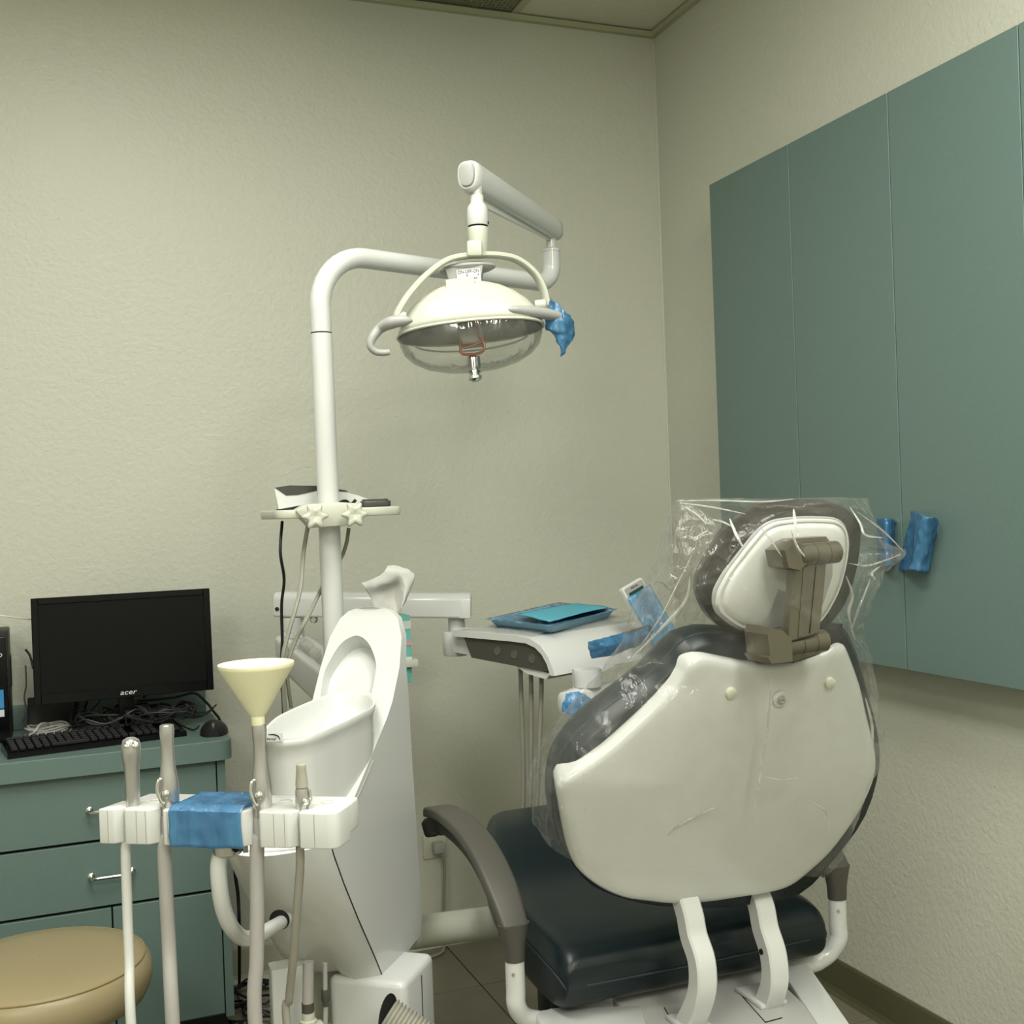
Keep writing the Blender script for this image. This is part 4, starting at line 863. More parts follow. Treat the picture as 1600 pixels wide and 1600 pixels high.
# bracket and curved tube
bk = MHd@V((S(338), .035, -HH))
obj('mount_collar', lathe(NB(), [(.019, 0), (.019, -.018), (.0165, -.020)], bk, n=24), SATIN, th_)
obj('mount_flange', box(NB(), (-.003, -.012, -.016), (.003, .012, 0), Matrix.Translation(bk+V((.021, -.008, 0)))), SATIN, th_, False)
obj('mount_screw', lathe(NB(), [(0, 0), (.0045, 0), (.0045, .003), (.002, .003), (.002, .0015), (0, .0015)], bk+V((.008, -.019, -.009)), (.3, -.95, 0), 12, caps=False), BLACK, th_)
hq1 = aY(441, 1440, 1.865)
dd = bk.y
tp = [bk, aY(342, 1345, dd), aY(343, 1385, dd), aY(349, 1420, dd+.01), aY(362, 1450, dd+.03), aY(381, 1466, dd+.07), aY(402, 1462, dd+.13), aY(422, 1451, dd+.2), hq1, hq1+(hq1-aY(422, 1451, dd+.2))*.4]
obj('curved_tube', tube(NB(), spl(tp, 6), .0108, 20), WHITE, th_)
fa = hd*1.0+V((0, 0, 0)); obj('arm_hole', lathe(NB(), [(.0, 0), (.0165, 0), (.0165, .0015), (0, .0015)], aY(437, 1437, 1.853), (-.45, -.88, -.05), 24, caps=False), BLACKGAP, cu, False)
# the four handpieces
def T(px, dy=.022): return MHd@V((S(px), dy, 0))
def hz(px, py, dy=.022): return aY(px, py, T(px, dy).y).z-zH
def tail(c):
    # the hoses loop down near the floor and come back up into the column
    q = Mcol@V((-.06, -.07, .16)); return [V((c.x, c.y+.0, .24)), V(((c.x*2+q.x)/3, (c.y*2+q.y)/3-.02, .09)), V(((c.x+q.x*2)/3, (c.y+q.y*2)/3-.04, .08)), q]
t = thing('air_water_syringe', 'silver straight handpiece with two round buttons, leftmost in the white holder', 'handpiece', T(196))
c = T(196)
obj('body', lathe(NB(), [(.0085, -.03), (.0092, 0), (.0098, .045), (.0102, hz(196, 1195)), (.0125, hz(196, 1180)), (.0125, hz(196, 1166)), (.0105, hz(196, 1157)), (.005, hz(196, 1153)), (.001, hz(196, 1152.5))], c, n=28), SATIN, t)
for dx in (-.0055, .0058):
    obj('button', lathe(NB(), [(.0, .0), (.0045, 0), (.0045, .003), (.003, .004), (0, .004)], c+V((dx*.85, -.0105-abs(dx)*.0, hz(196, 1163)))-V((0, dx*.3, 0)), (0, -.85, .5), 16, caps=False), CHROME, t)
obj('hose', tube(NB(), spl([c+V((0, 0, -.029)), aY(197, 1310, c.y), aY(199, 1420, c.y+.005), aY(202, 1500, c.y+.0), aY(206, 1620, c.y-.02)]+tail(c), 6), .0066, 14), WHOSE, t)
def hve(px, top, name_lab, hs, grp=None):
    t = thing('suction_handpiece', name_lab, 'handpiece', T(px)); c = T(px)+V((.001, 0, 0))
    H = hz(px, top)
    obj('body', lathe(NB(), [(.0105, -.032), (.0105, -.001), (.0125, .002), (.0125, .022), (.0122, .03), (.010, .045), (.0082, .062), (.0078, .08), (.0085, H-.018), (.0092, H-.008), (.0085, H-.001), (.0070, H), (.0065, H-.006)], c, n=28, sx=1.05, caps=True), SATIN, t)
    obj('collar', lathe(NB(), [(.0118, -.038), (.0118, -.014), (.011, -.012)], c, n=24), GREYHOSE, t)
    k = c+V((-.0075, -.0095, .020))
    obj('valve_lever', tube(NB(), spl([k+V((-.002, 0, .018)), k+V((-.006, -.001, .016)), k+V((-.008, -.002, .004)), k+V((-.004, -.003, -.010)), k+V((0, -.003, -.014))], 4), .0024, 8), CHROME, t)
    obj('valve_button', lathe(NB(), [(0, 0), (.0055, 0), (.0055, .003), (.003, .0045), (0, .005)], k+V((.003, -.001, -.002)), (-.4, -.9, 0), 16, caps=False), CHROME, t)
    obj('hose', tube(NB(), spl([c+V((0, 0, -.036))]+[aY(x, y, c.y+dy) for x, y, dy in hs]+tail(c), 6), .0093 if grp is None else grp, 16), GREYHOSE, t)
    return c+V((0, 0, H))
hve(254, 1133, 'silver flared suction handpiece with open top, second from left in the holder', [(257, 1320, .0), (260, 1400, .0), (264, 1480, .0), (271, 1620, -.02)])
ft = hve(401, 1131, 'silver suction handpiece carrying the cream funnel, second from right in the holder', [(402, 1320, 0), (402, 1420, 0), (401, 1500, 0), (400, 1620, 0)])
fu = tag(obj('funnel', lathe(NB(), [(.0072, -.004), (.0085, .0), (.0087, .010), (.012, .014), (.0475, ((aY(400, 1043, T(401).y).z)-ft.z)), (.0485, aY(400, 1041, T(401).y).z-ft.z), (.0485, aY(400, 1036, T(401).y).z-ft.z), (.0465, aY(400, 1036, T(401).y).z-ft.z), (.0108, .014), (.0065, .008)], ft+V((-.001, 0, 0)), n=48, caps=False), FUNN, None, loc=ft, angle=35), 'pale yellow plastic funnel pushed onto a suction handpiece', 'funnel')
t = thing('saliva_ejector', 'short silver saliva ejector with grey rubber tip, rightmost in the holder', 'handpiece', T(465)); c = T(465)
obj('body', lathe(NB(), [(.0072, -.012), (.0085, 0), (.0092, .010), (.0085, .022), (.0078, hz(465, 1232))], c, n=24), SATIN, t)
obj('tip', lathe(NB(), [(.0078, hz(465, 1231)), (.0082, hz(465, 1226)), (.0062, hz(465, 1202)), (.0066, hz(465, 1200)), (.006, hz(465, 1195)), (.004, hz(465, 1193.5))], c, n=24), mat('tip_grey', (.36, .35, .29), .5), t, label='grey rubber tip')
obj('valve_lever', tube(NB(), spl([c+V((.008, -.004, .024)), c+V((.010, -.006, .012)), c+V((.006, -.009, .0)), c+V((.0, -.0095, -.004))], 4), .0018, 8), CHROME, t)
obj('valve_ball', lathe(NB(), [(0, -.004), (.004, -.002), (.0045, 0), (.004, .002), (0, .004)], c+V((.002, -.0095, .010)), (0, -1, 0), 14, caps=False), CHROME, t)
obj('hose', tube(NB(), spl([c+V((0, 0, -.011)), aY(468, 1290, c.y), aY(469, 1350, c.y), aY(464, 1420, c.y+.01), aY(458, 1500, c.y+.03), aY(452, 1560, c.y+.05), aY(450, 1620, c.y+.05)]+tail(c), 6), .0055, 12), DHOSE, t)

# ------------------------------------------------------------------ dental chair
XC = 1.005
ch = thing('dental_chair', 'navy leather dental chair seen from behind, white back shell, grey armrests', 'dental chair', (XC, 2.0, 0))
# seat cushion: rows along y, sections across
rowsS = [(1.742, .47, .505, .255), (1.752, .445, .522, .262), (1.78, .43, .535, .268), (1.84, .425, .540, .268), (1.95, .425, .542, .262), (2.08, .43, .548, .248), (2.2, .45, .575, .230), (2.30, .47, .597, .200), (2.37, .48, .602, .170), (2.41, .49, .595, .150), (2.425, .51, .575, .135)]
def rowsect(y, zb, zt, hw_, n=9):
    pts = []; r_ = min(.045, (zt-zb)*.45)
    poly = rounded([(-hw_, zb), (hw_, zb), (hw_, zt), (-hw_, zt)], [r_*.5, r_*.5, r_, r_], 5)
    out = []
    # add crown samples on top
    for i, (x, z) in enumerate(poly): out.append(V((XC+x, y, z-(0))))
    return out
def smooth_rows(rows, n): 
    A = [spls([r[i] for r in rows], n) for i in range(4)]; return list(zip(*A))
R_ = smooth_rows(rowsS, 4)
b = NB(); loft(b, [rowsect(*r) for r in R_]); o = obj('seat', b, NAVY, ch, angle=80)
b = NB()
pts = [V((XC-r[3]-.0005, r[0], r[2]-.040)) for r in R_[2:]][::-1]+[V((XC-.255, 1.758, .480)), V((XC-.22, 1.7425, .476)), V((XC, 1.7405, .474)), V((XC+.22, 1.7425, .476)), V((XC+.255, 1.758, .480))]+[V((XC+r[3]+.0005, r[0], r[2]-.040)) for r in R_[2:]]
tube(b, pts, .0018, 6); obj('seat_piping', b, mat('navy_seam', (.012, .024, .028), .6), ch)
b = NB(); tube(b, [(XC+.02, 1.7405, .474), (XC+.02, 1.7415, .45)], .0015, 5); obj('rear_seam', b, BLACK, ch)
# under-seat frame and base
b = NB(); prism(b, rounded([(-.17, 1.80), (.17, 1.80), (.12, 2.2), (-.12, 2.2)], .03, 4), .30, .425, Matrix.Translation((XC, 0, 0)), bev=.008); obj('seat_frame', b, WHITE, ch)
b = NB(); prism(b, rounded([(-.12, 1.85), (.12, 1.85), (.11, 2.15), (-.11, 2.15)], .04, 4), .06, .299, Matrix.Translation((XC, 0, 0)), bev=.01); obj('pedestal', b, WHITE, ch)
b = NB(); prism(b, rounded([(-.17, 1.5), (.17, 1.5), (.13, 2.3), (-.13, 2.3)], .08, 5), 0, .06, Matrix.Translation((XC, 0, 0)), bev=.02); obj('floor_plate', b, WHITE, ch)
b = NB(); box(b, (XC-.105, 2.2, .10), (XC+.105, 2.28, .455), bev=.02); obj('leg_rest', b, NAVY, ch)
# rear housing: grey sloping cover with white side trims, seen at the bottom of the picture
CZ = .418
def cz(px, py): return aZ(px, py, CZ)
trim_l = [cz(862, 1583), cz(985, 1588), cz(1010, 1612), cz(870, 1640)]
gr = [cz(985, 1588), cz(1226, 1522), cz(1300, 1640), cz(1020, 1660)]
b = NB(); pl = [(cz(1224, 1524)), (cz(1262, 1508)), (cz(1326, 1600)), (cz(1400, 1720)), (cz(1350, 1720)), (cz(1283, 1611))]
prism(b, [(p.x, p.y) for p in pl], CZ-.05, CZ+.004, bev=.004, seg=2); obj('side_trim', b, WHITE, ch, angle=30)
b = NB(); pl = [cz(838, 1588), cz(860, 1578), cz(1000, 1574), cz(1010, 1600), cz(1030, 1680), cz(880, 1680)]
prism(b, [(p.x, p.y) for p in pl], CZ-.05, CZ+.004, bev=.004, seg=2); obj('side_trim', b, WHITE, ch, angle=30)
b = NB(); x0_, x1_ = cz(1000, 1590).x-.02, cz(1235, 1540).x
prism(b, [(cz(990, 1588).x, 1.80), (cz(990, 1588).x-.01, 1.40), (cz(1283, 1620).x, 1.40), (cz(1236, 1535).x, 1.80)], CZ-.055, CZ, bev=.002, seg=1); obj('rear_cover', b, mat('cover_grey', (.40, .40, .385), .4), ch, angle=30)
b = NB()
for pa, pb in (((1038, 1575), (1075, 1640)), ((1150, 1546), (1196, 1598)), ((1196, 1598), (1222, 1591))):
    tube(b, [cz(*pa)+V((0, 0, .0008)), cz(*pb)+V((0, 0, .0008))], .0009, 5)
obj('cover_seam', b, BLACK, ch)
# curved back supports
def support(pts_px, X, w_=.018, name='back_support'):
    P = [aX(px, py, X) for px, py in pts_px]; P = spl(P, 6); b = NB(); rings = []
    for i, p in enumerate(P):
        t_ = (P[min(i+1, len(P)-1)]-P[max(i-1, 0)]).normalized(); nrm = V((1, 0, 0)).cross(t_).normalized(); th2 = .017
        rings.append([p+V((sx*w_, 0, 0))+nrm*sy*th2 for sx, sy in ((-1, -.8), (-.8, -1), (.8, -1), (1, -.8), (1, .8), (.8, 1), (-.8, 1), (-1, .8))])
    loft(b, rings); return obj(name, b, WHITE, ch, angle=30), P
sup1, P1s = support([(1070, 1402), (1078, 1430), (1084, 1462), (1096, 1500), (1098, 1540), (1090, 1572), (1078, 1596), (1074, 1612)], .925)
sup2, P2s = support([(1182, 1395), (1190, 1418), (1196, 1450), (1208, 1490), (1211, 1530), (1203, 1560), (1192, 1580), (1188, 1592)], 1.085)
for X in (.925, 1.085):
    pp = aX(1085, 1590, .925) if X < 1 else aX(1195, 1580, 1.085)
    obj('support_foot', box(NB(), (X-.026, pp.y-.03, CZ+.0002), (X+.026, pp.y+.05, CZ+.008), bev=.002), WHITE, ch)
pp = aX(1190, 1487, 1.067); obj('support_bolt', lathe(NB(), [(0, 0), (.005, 0), (.005, .002), (0, .002)], pp, (-1, 0, 0), 12, caps=False), BLACK, ch)
# back shell
vB = V((0, -.35, .937)).normalized(); nB = V((0, -.937, -.35)).normalized(); pB = V((XC, 1.66, .60))
sh_px = [(1066, 1050), (1074, 1036), (1087, 1028), (1103, 1026), (1145, 1034), (1187, 1040), (1237, 1035), (1281, 1021), (1305, 1008), (1318, 1008), (1325, 1018), (1344, 1071), (1354, 1115), (1364, 1155), (1369, 1185), (1366, 1215), (1352, 1250), (1330, 1288), (1298, 1330), (1262, 1364), (1235, 1384), (1205, 1394), (1150, 1403), (1100, 1410), (1048, 1412), (1010, 1408), (972, 1402), (934, 1385), (906, 1362), (894, 1340), (886, 1310), (879, 1270), (874, 1238), (876, 1225), (887, 1212), (944, 1173), (1012, 1112), (1047, 1075)]
S3 = [aP(x, y, pB, nB) for x, y in sh_px]; S3 = spl(S3+[S3[0]], 3)[:-1]; cS = sum(S3, V())/len(S3)
def ringS(f, h, P=S3, c=cS, n=nB): return [c+(p-c)*f+n*h for p in P]
b = NB(); loft(b, [ringS(.97, -.045), ringS(.995, -.02), ringS(1, -.006), ringS(.993, .001), ringS(.975, .0055), ringS(.94, .008), ringS(.90, .0095), ringS(.7, .017), ringS(.4, .022), ringS(.1, .023)])
obj('back_shell', b, SHELLM, ch, angle=60)
def shell_pt(px, py, lift=.018): return aP(px, py, pB+nB*lift, nB)
for px, py in ((1143, 1084), (1298, 1068), (1023, 1321)):
    c = shell_pt(px, py, .0185 if px != 1023 else .0145); obj('screw_cap', lathe(NB(), [(.0, -.006), (.0088, -.006), (.0088, .0008), (.0072, .002), (0, .0022)], c, nB, 24, caps=False), mat('cap_cream', (.60, .60, .48), .4), ch)
c = shell_pt(1220, 1093, .020)
obj('bolt_recess', lathe(NB(), [(.0125, -.004), (.0125, .0012), (.010, .0018), (.0085, .001), (.0, .001)], c, nB, 28, caps=False), WPLAST, ch)
obj('bolt', lathe(NB(), [(.0, .0012), (.0068, .0012), (.0062, .0045), (.0035, .005), (.0032, .0028), (0, .0028)], c, nB, 20, caps=False), SATIN, ch)
# back cushion
cu_px = [(1062, 992), (1085, 984), (1103, 982), (1150, 984), (1200, 984), (1250, 979), (1290, 971), (1307, 975), (1318, 990), (1330, 1020), (1345, 1075), (1357, 1120), (1362, 1180), (1340, 1260), (1290, 1330), (1235, 1385), (1150, 1402), (1060, 1405), (985, 1398), (920, 1375), (880, 1330), (862, 1285), (856, 1245), (857, 1215), (864, 1182), (882, 1152), (905, 1128), (930, 1107), (966, 1080), (1004, 1050), (1030, 1024), (1048, 1004)]
pC = pB-nB*.058; C3 = [aP(x, y, pC, nB) for x, y in cu_px]; C3 = spl(C3+[C3[0]], 3)[:-1]; cC = sum(C3, V())/len(C3)
def rc(f, h): return [cC+(p-cC)*f+nB*h for p in C3]
b = NB(); loft(b, [rc(.1, -.062), rc(.5, -.060), rc(.8, -.052), rc(.93, -.040), rc(.985, -.022), rc(1, 0), rc(.995, .018), rc(.97, .034), rc(.95, .040)]); obj('backrest_cushion', b, NAVY, ch, angle=80)
obj('backrest_piping', tube(NB(), rc(.998, .014)+[rc(.998, .014)[0]], .002, 6), mat('navy_seam', (.012, .024, .028), .6), ch)
# headrest
vH = V((0, -.22, .975)).normalized(); nH = V((0, -.975, -.22)).normalized(); pH = V((1.02, 1.47, 1.19))
hs_px = [(1119, 945), (1122, 925), (1137, 896), (1156, 870), (1175, 846), (1192, 827), (1210, 817), (1232, 813), (1256, 811), (1282, 811), (1306, 813), (1318, 820), (1324, 832), (1326, 850), (1324, 872), (1319, 896), (1311, 922), (1300, 945), (1288, 964), (1272, 978), (1240, 983), (1200, 985), (1175, 985), (1155, 980), (1136, 968), (1123, 956)]
H3 = [aP(x, y, pH, nH) for x, y in hs_px]; H3 = spl(H3+[H3[0]], 3)[:-1]; cH = sum(H3, V())/len(H3)
def rh(f, h, P=None, c=None): P = P or H3; c = c or cH; return [c+(p-c)*f+nH*h for p in P]
b = NB(); loft(b, [rh(.97, -.02), rh(1, -.01), rh(1.0, -.002), rh(.985, .003), rh(.955, .0035), rh(.95, .0015), rh(.93, .002), rh(.915, .006), rh(.85, .009), rh(.6, .013), rh(.2, .015)]); obj('headrest_shell', b, SHELLM, ch, angle=60)
hcu = [(1089, 927), (1092, 905), (1103, 881), (1117, 855), (1134, 831), (1154, 812), (1175, 797), (1200, 787), (1225, 782), (1255, 780), (1281, 781), (1302, 786), (1318, 796), (1326, 812), (1326, 840), (1320, 880), (1308, 920), (1292, 950), (1270, 972), (1230, 985), (1180, 990), (1150, 988), (1131, 982), (1112, 970), (1100, 957), (1092, 942)]
pK = pH-nH*.055; K3 = [aP(x, y, pK, nH) for x, y in hcu]; K3 = spl(K3+[K3[0]], 3)[:-1]; cK = sum(K3, V())/len(K3)
def rk(f, h): return rh(f, h, K3, cK)
DGREY = mat('headrest_leather', (.024, .022, .017), .2, bump=1, bscale=38, detail=4)
b = NB(); loft(b, [rk(.1, -.05), rk(.5, -.048), rk(.8, -.04), rk(.94, -.026), rk(1, -.004), rk(1.0, .016), rk(.97, .035), rk(.93, .042)]); obj('headrest_cushion', b, DGREY, ch, angle=80, label='dark grey-brown headrest pad')
obj('headrest_piping', tube(NB(), rh(1.004, -.006)+[rh(1.004, -.006)[0]], .0028, 8), GREYL, ch)
# dark tapering slot in the headrest shell
b = NB(); sl_ = [aP(x, y, pH+nH*.0135, nH) for x, y in ((1226, 872), (1300, 864), (1300, 900), (1285, 945), (1262, 972), (1185, 984), (1200, 962), (1214, 925))]
loft(b, [sl_, [p+nH*.0012 for p in sl_]]); obj('slot_recess', b, mat('recess_grey', (.30, .30, .28), .5), ch, False)
# bracket: two barrel hinges and a bar
def barrel(pa, pb, Y, r_, nm):
    a_, c_ = aY(*pa, Y), aY(*pb, Y); L_ = c_-a_; b = NB(); pr = [(r_*.85, 0), (r_, .002)]
    for q in (.36, .68): pr += [(r_, L_.length*q-.001), (r_*.94, L_.length*q-.0006), (r_*.94, L_.length*q+.0006), (r_, L_.length*q+.001)]
    pr += [(r_, L_.length-.003), (r_*.8, L_.length)]; lathe(b, pr, a_, L_, 28); return obj(nm, b, BRONZE, ch, angle=30)
YBk = 1.405
barrel((1246, 868), (1309, 862), YBk, .0165, 'hinge_barrel'); barrel((1224, 1010), (1290, 1000), 1.43, .0165, 'hinge_barrel')
def plate(pxs, Y, th2, nm, m=BRONZE, bev=.002, dY=0):
    P = [aY(x, y, Y) for x, y in pxs]; c = sum(P, V())/len(P); b = NB(); ins = [c+(p-c)*.96 for p in P]
    loft(b, [[p+V((0, 0, 0)) for p in ins], [p+V((0, .002, 0)) for p in P], [p+V((0, th2, 0)) for p in P]]); return obj(nm, b, m, ch, angle=25)
plate([(1226, 860), (1246, 846), (1259, 852), (1262, 880), (1250, 892), (1232, 888)], YBk-.012, .05, 'hinge_block')
plate([(1222, 852), (1240, 842), (1292, 838), (1298, 846), (1300, 862), (1240, 870)], YBk+.015, .03, 'hinge_block')
plate([(1242, 880), (1292, 876), (1288, 925), (1281, 990), (1232, 1004), (1238, 940)], YBk+.003, .018, 'headrest_bar')
plate([(1256, 884), (1262, 883), (1253, 996), (1247, 998)], YBk+.0015, .004, 'bar_ridge')
b = NB(); tube(b, [aY(1275, 884, YBk+.0025), aY(1265, 990, YBk+.0025)], .0009, 5); obj('bar_seam', b, BLACK, ch)
plate([(1199, 992), (1203, 980), (1226, 986), (1238, 1000), (1240, 1034), (1205, 1038), (1199, 1028), (1203, 1025)], 1.405, .06, 'hinge_block')
plate([(1236, 1006), (1288, 1000), (1290, 1018), (1240, 1034)], 1.44, .05, 'hinge_block')
plate([(1180, 985), (1318, 975), (1318, 1012), (1240, 1036), (1185, 1034)], 1.50, .03, 'slider_plate', BLACK)
# armrests: white tube, dark lower moulding, grey pad
def armrest(side):
    X = XC+side*.327
    if side < 0:
        pad = [(805, 1452), (797, 1425), (783, 1385), (765, 1345), (745, 1312), (722, 1287), (700, 1271), (684, 1266), (676, 1268)]
        P = [aX(px, py, X) for px, py in pad]
        M_ = P
    else: P = [V((X, p.y, p.z)) for p in ARM]
    Ps = spl(P, 6); n_ = len(Ps)
    def sweep(Ps, prof_fn, nm, m, lab=None):
        b = NB(); rings = []
        for i, p in enumerate(Ps):
            t_ = (Ps[min(i+1, len(Ps)-1)]-Ps[max(i-1, 0)]).normalized(); nrm = V((1, 0, 0)).cross(t_).normalized()
            rings.append([p+V((x*1, 0, 0))+nrm*h for x, h in prof_fn(i/(len(Ps)-1))])
        loft(b, rings); return obj(nm, b, m, ch, angle=45, label=lab)
    def padp(t):
        w_ = .030*(.80+.2*min(1, t*4))*(1 if t < .86 else math.sqrt(max(.05, 1-((t-.86)/.15)**2))); return rounded([(-w_, -.010), (w_, -.010), (w_*.9, .009), (-w_*.9, .009)], .006, 3)
    def undp(t):
        w_ = .022*(1 if t < .8 else 1-(t-.8)*.8); d_ = .030 if t < .75 else .036; return rounded([(-w_*.8, -d_-.009), (w_*.8, -d_-.009), (w_, -.0102), (-w_, -.0102)], .008, 3)
    sweep(Ps, padp, 'arm_pad', GREYP, 'warm grey arm pad'); 
    e_ = Ps[-1]; dirn = (Ps[-1]-Ps[-4]).normalized()
    sweep(Ps[2:]+[e_+dirn*.014, e_+dirn*.034-V((0, 0, .004))], undp, 'arm_core', BLACK)
    p0 = Ps[0]; bot = V((X, p0.y+.006, p0.z-.020))
    rr_ = []; b = NB()
    for t, w_, d_ in ((0, .028, .019), (.25, .024, .019), (.6, .019, .018), (1, .0175, .0175)):
        c = V((X, p0.y+.008-.0*t, p0.z+.008-.062*t)); rr_.append([c+V((w_*math.cos(q), d_*math.sin(q), 0)) for q in [2*PI*k/24 for k in range(24)]])
    loft(b, rr_); obj('arm_socket', b, GREYP, ch, angle=50)
    c = V((X, p0.y+.008, p0.z-.054)); s_ = -side
    pts = [c, c+V((0, 0, -.05)), c+V((0, .0, -.075)), c+V((s_*.012, .005, -.098)), c+V((s_*.035, .008, -.112)), c+V((s_*.07, .01, -.118)), c+V((s_*.22, .012, -.118))]
    obj('arm_tube', tube(NB(), spl(pts, 6), .0165, 20), WHITE, ch)
    obj('tube_screw', lathe(NB(), [(0, 0), (.0028, 0), (.0028, .0015), (0, .0015)], c+V((-.009, -.0145, -.018)), (-.4, -.9, 0), 10, caps=False), SATIN, ch)
    return P
ARM = armrest(-1); armrest(1)

# ------------------------------------------------------------------ clear bag over the backrest
LV = [((1060, 781), (1322, 780), 1.50, .006), ((1059, 787), (1335, 788), 1.50, .035), ((1057, 812), (1364, 816), 1.49, .075), ((1052, 845), (1398, 846), 1.485, .095), ((1046, 868), (1410, 864), 1.48, .10), ((1038, 900), (1392, 895), 1.485, .11), ((1024, 935), (1360, 935), 1.50, .115), ((1008, 970), (1345, 985), 1.515, .12), ((990, 1010), (1362, 1040), 1.535, .125), ((952, 1062), (1369, 1090), 1.56, .13), ((912, 1105), (1370, 1130), 1.585, .13), ((882, 1140), (1370, 1160), 1.60, .125), ((860, 1170), (1368, 1188), 1.615, .12), ((846, 1205), (1352, 1212), 1.63, .115), ((840, 1240), (1340, 1252), 1.64, .11), ((846, 1268), (1335, 1292), 1.65, .105), ((856, 1305), (1318, 1330), 1.66, .10), ((868, 1325), (1296, 1358), 1.665, .095)]
Lp = []
for qi, (a_, c_, Y, d_) in enumerate(LV):
    c_ = (c_[0]-((34, 34, 34, 32, 6, 26)[min(qi, 5)]), c_[1])
    Lp.append((aY(*a_, Y), aY(*c_, Y), d_))
la = spl([x[0] for x in Lp], 11); lb = spl([x[1] for x in Lp], 11); ld = spls([x[2] for x in Lp], 11)
rings = []; NR = 240
for i in range(len(la)):
    A_, B_, d_ = la[i], lb[i], max(.004, ld[i]); c = (A_+B_)/2; h_ = (B_-A_)/2; ring = []
    for k in range(NR):
        q = 2*PI*k/NR; cc_, ss = math.cos(q), math.sin(q)
        ring.append(c+h_*cc_+V((0, d_*(-abs(ss)**1.1*.6 if ss < 0 else ss**.7), 0)))
    rings.append(ring)
b = NB(); loft(b, rings, True, False)
bag = obj('chair_cover', b, BAG, None, loc=(XC, 1.55, .7), angle=180)
def ridge(p, sc): 
    n_ = noise.noise(p*sc); return (1-min(1, abs(n_)*3.2))**2
for v in bag.data.vertices:
    w_ = v.co+V((XC, 1.55, .7)); 
    q = V((w_.x*1.0, w_.y, w_.z*.45))+noise.noise_vector(w_*3)*.08
    out = V((w_.x-XC, (w_.y-1.57)*1.5, 0)).normalized()
    d = .007*ridge(q, 9)+.006*ridge(q+V((3, 1, 2)), 21)+.0035*ridge(w_+V((8, 1, 2)), 40)
    v.co += out*d*(1 if w_.y < 1.57 else 1)+noise.noise_vector(w_*14)*.0018
for i in range(len(la)):
    for k in range(NR):
        v = bag.data.vertices[i*NR+k]
        if math.sin(2*PI*k/NR) > -.05: continue
        w_ = v.co+V((XC, 1.55, .7)); ys = pB.y-(w_.z-pB.z)*(.35/.937)-.034
        bell = math.exp(-((w_.x-1.03)/.085)**2)*(1/(1+math.exp(-(w_.z-.99)/.015)))
        yh = 1.44-(w_.z-1.15)*.2-.045*bell if w_.z > .95 else 9
        wz = min(1, max(0, (w_.z-.97)/.11)); wz = wz*wz*(3-2*wz); lim = ys*(1-wz)+(yh if wz > 0 else ys)*wz; lim += wz*.12*min(1, max(0, (abs(w_.x-1.03)-.135)/.06))
        edge = min(1, (-math.sin(2*PI*k/NR)+.05)*2.2)
        if v.co.y+1.55 > lim: v.co.y += (lim-(v.co.y+1.55))*edge+.0
        v.co.y -= .0045*ridge(V((w_.x+w_.z*.5, 0, w_.z*.6-w_.x*.3)), 13)+.003*ridge(w_+V((5, 2, 1)), 30)
FOLD_GLINT = film('film_fold_glint', (.86, .86, .82), .5, gloss=.2, streak=30, rough=.08, dens=0)  # creases of denser film; white streak highlights put into their pale colour
for fold in ([(1062, 783, 1.5), (1120, 782, 1.47), (1190, 784, 1.44), (1240, 780, 1.43)], [(1063, 786, 1.49), (1110, 792, 1.46), (1165, 803, 1.43)], [(1066, 790, 1.48), (1090, 805, 1.46), (1104, 820, 1.45)], [(1140, 810, 1.42), (1150, 835, 1.40), (1163, 858, 1.395)], [(1112, 812, 1.44), (1128, 815, 1.43), (1150, 826, 1.41)],
             [(1187, 822, 1.40), (1205, 845, 1.39), (1222, 870, 1.385)], [(1236, 828, 1.39), (1246, 855, 1.385), (1258, 870, 1.38)], [(1240, 795, 1.42), (1242, 812, 1.40), (1247, 838, 1.39)],
             [(1328, 792, 1.46), (1344, 818, 1.44), (1352, 836, 1.43), (1378, 840, 1.44)], [(1340, 800, 1.47), (1380, 830, 1.46), (1412, 862, 1.47)], [(1326, 880, 1.42), (1352, 884, 1.43), (1376, 878, 1.44), (1408, 866, 1.46)], [(1376, 884, 1.44), (1362, 896, 1.43), (1368, 906, 1.43)], [(1322, 900, 1.42), (1332, 930, 1.43), (1326, 960, 1.44), (1336, 1000, 1.46)],
             [(1360, 905, 1.45), (1342, 950, 1.46), (1330, 985, 1.47)], [(1085, 860, 1.45), (1060, 910, 1.47), (1035, 960, 1.49), (1000, 1010, 1.52)], [(1078, 900, 1.46), (1070, 940, 1.48), (1030, 985, 1.5), (985, 1030, 1.53)], [(1352, 1090, 1.50), (1362, 1130, 1.51), (1364, 1170, 1.52)],
             [(1190, 1212, 1.52), (1220, 1218, 1.52), (1252, 1214, 1.52)], [(1205, 1060, 1.44), (1200, 1130, 1.48), (1188, 1210, 1.51), (1176, 1290, 1.54)], [(1260, 1250, 1.52), (1290, 1268, 1.53), (1296, 1300, 1.54)], [(975, 1288, 1.59), (995, 1297, 1.59), (1015, 1296, 1.59)], [(1120, 1260, 1.55), (1060, 1290, 1.57), (1020, 1330, 1.6)]):
    P = spl([aY(*q) for q in fold], 5); rs = [.0003+.0011*math.sin(PI*i/(len(P)-1)) for i in range(len(P))]
    obj('fold', tube(NB(), P, rs, 6, sx=1.8), FOLD_GLINT, bag)
tag(bag, 'clear crinkled plastic bag pulled over the headrest and back of the dental chair', 'plastic cover')

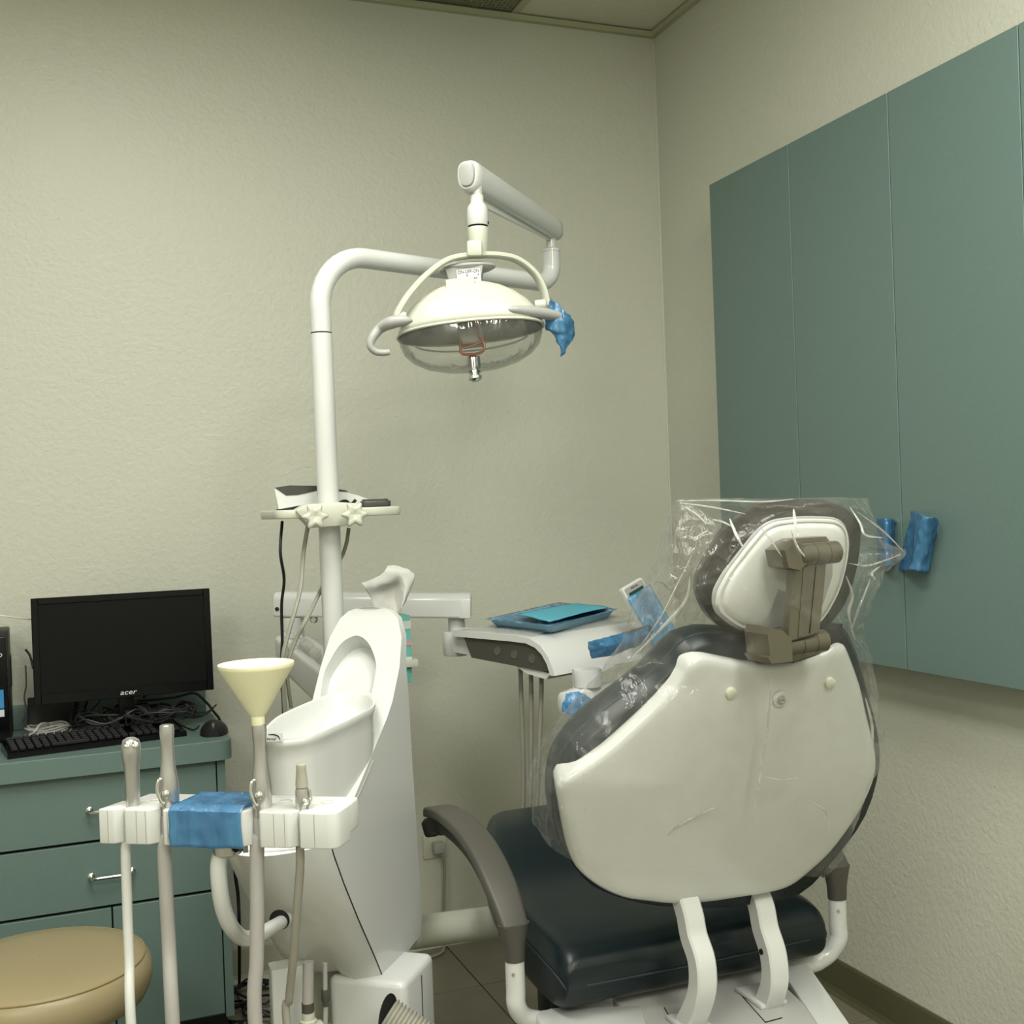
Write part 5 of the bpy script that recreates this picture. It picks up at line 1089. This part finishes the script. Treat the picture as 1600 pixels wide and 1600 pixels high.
# ------------------------------------------------------------------ outlet, floor clutter
oc = aY(679, 1321, YB-.001)
ot = thing('wall_outlet', 'cream wall outlet with grey plug low on the back wall, left of the armrest', 'outlet', oc)
obj('plate', box(NB(), (oc.x-.036, YB-.007, oc.z-.036), (oc.x+.036, YB-.001, oc.z+.036), bev=.003), mat('outlet_cream', (.50, .50, .40), .4), ot)
obj('plug', box(NB(), (oc.x-.012, YB-.04, oc.z-.016), (oc.x+.022, YB-.0071, oc.z+.014), bev=.005), GREYHOSE, ot)
obj('cord', tube(NB(), spl([(oc.x+.008, YB-.03, oc.z-.012), (oc.x+.018, YB-.03, oc.z-.04), (oc.x+.016, YB-.03, .18), (oc.x+.01, YB-.03, .08), (oc.x+.005, YB-.04, .02), (oc.x-.03, YB-.08, .006), (oc.x-.2, YB-.1, .006)], 6), .0045, 10), DHOSE, ot)
fs = aZ(402, 1520, 0)
ps = thing('power_strip', 'white power strip on the floor between the desk and the cuspidor column', 'power strip', fs)
obj('strip', box(NB(), (-.13, -.03, 0), (.13, .03, .035), frame(fs, (1, .12, 0)), bev=.006), WPLAST, ps)
for k in range(4): obj('socket', box(NB(), (-.10+k*.055, -.015, .0352), (-.07+k*.055, .015, .0365), frame(fs, (1, .12, 0))), GREYP, ps, False)
bk_ = aZ(400, 1500, 0)
bx_ = thing('black_box', 'black box-shaped adapter on the floor behind the white power strip', 'adapter', bk_+V((0, .1, 0)))
obj('case', box(NB(), (-.11, .05, 0), (.11, .16, .17), frame(bk_, (1, .05, 0)), bev=.006), BLACK, bx_)
obj('vent_strip', box(NB(), (-.09, .0485, .12), (.09, .0499, .15), frame(bk_, (1, .05, 0))), GREYP, bx_, False)
b = NB(); rr = random.Random(11)
for q in range(7):
    c = aZ(rr.uniform(385, 430), rr.uniform(1530, 1590), .01); ph = rr.uniform(0, 6)
    tube(b, spl([c+V((rr.uniform(.05, .09)*math.cos(ph+k*.7), rr.uniform(.04, .09)*math.sin(ph+k*.7), .03*rr.random())) for k in range(8)], 4), .0035, 6)
o = obj('floor_cables', b, BLACK, None, loc=aZ(405, 1560, 0)); tag(o, 'tangle of black cables on the floor tiles beside the desk', 'cables', kind='stuff')
cable('dropping_cable', 'black cable dropping down the gap between the desk side and the cuspidor', [aY(368, 1278, 2.92), aY(369, 1300, 2.9), aY(371, 1340, 2.88), aY(367, 1360, 2.87), aY(372, 1400, 2.88), aY(374, 1455, 2.9), aZ(374, 1540, .01)], .0045, BLACK)
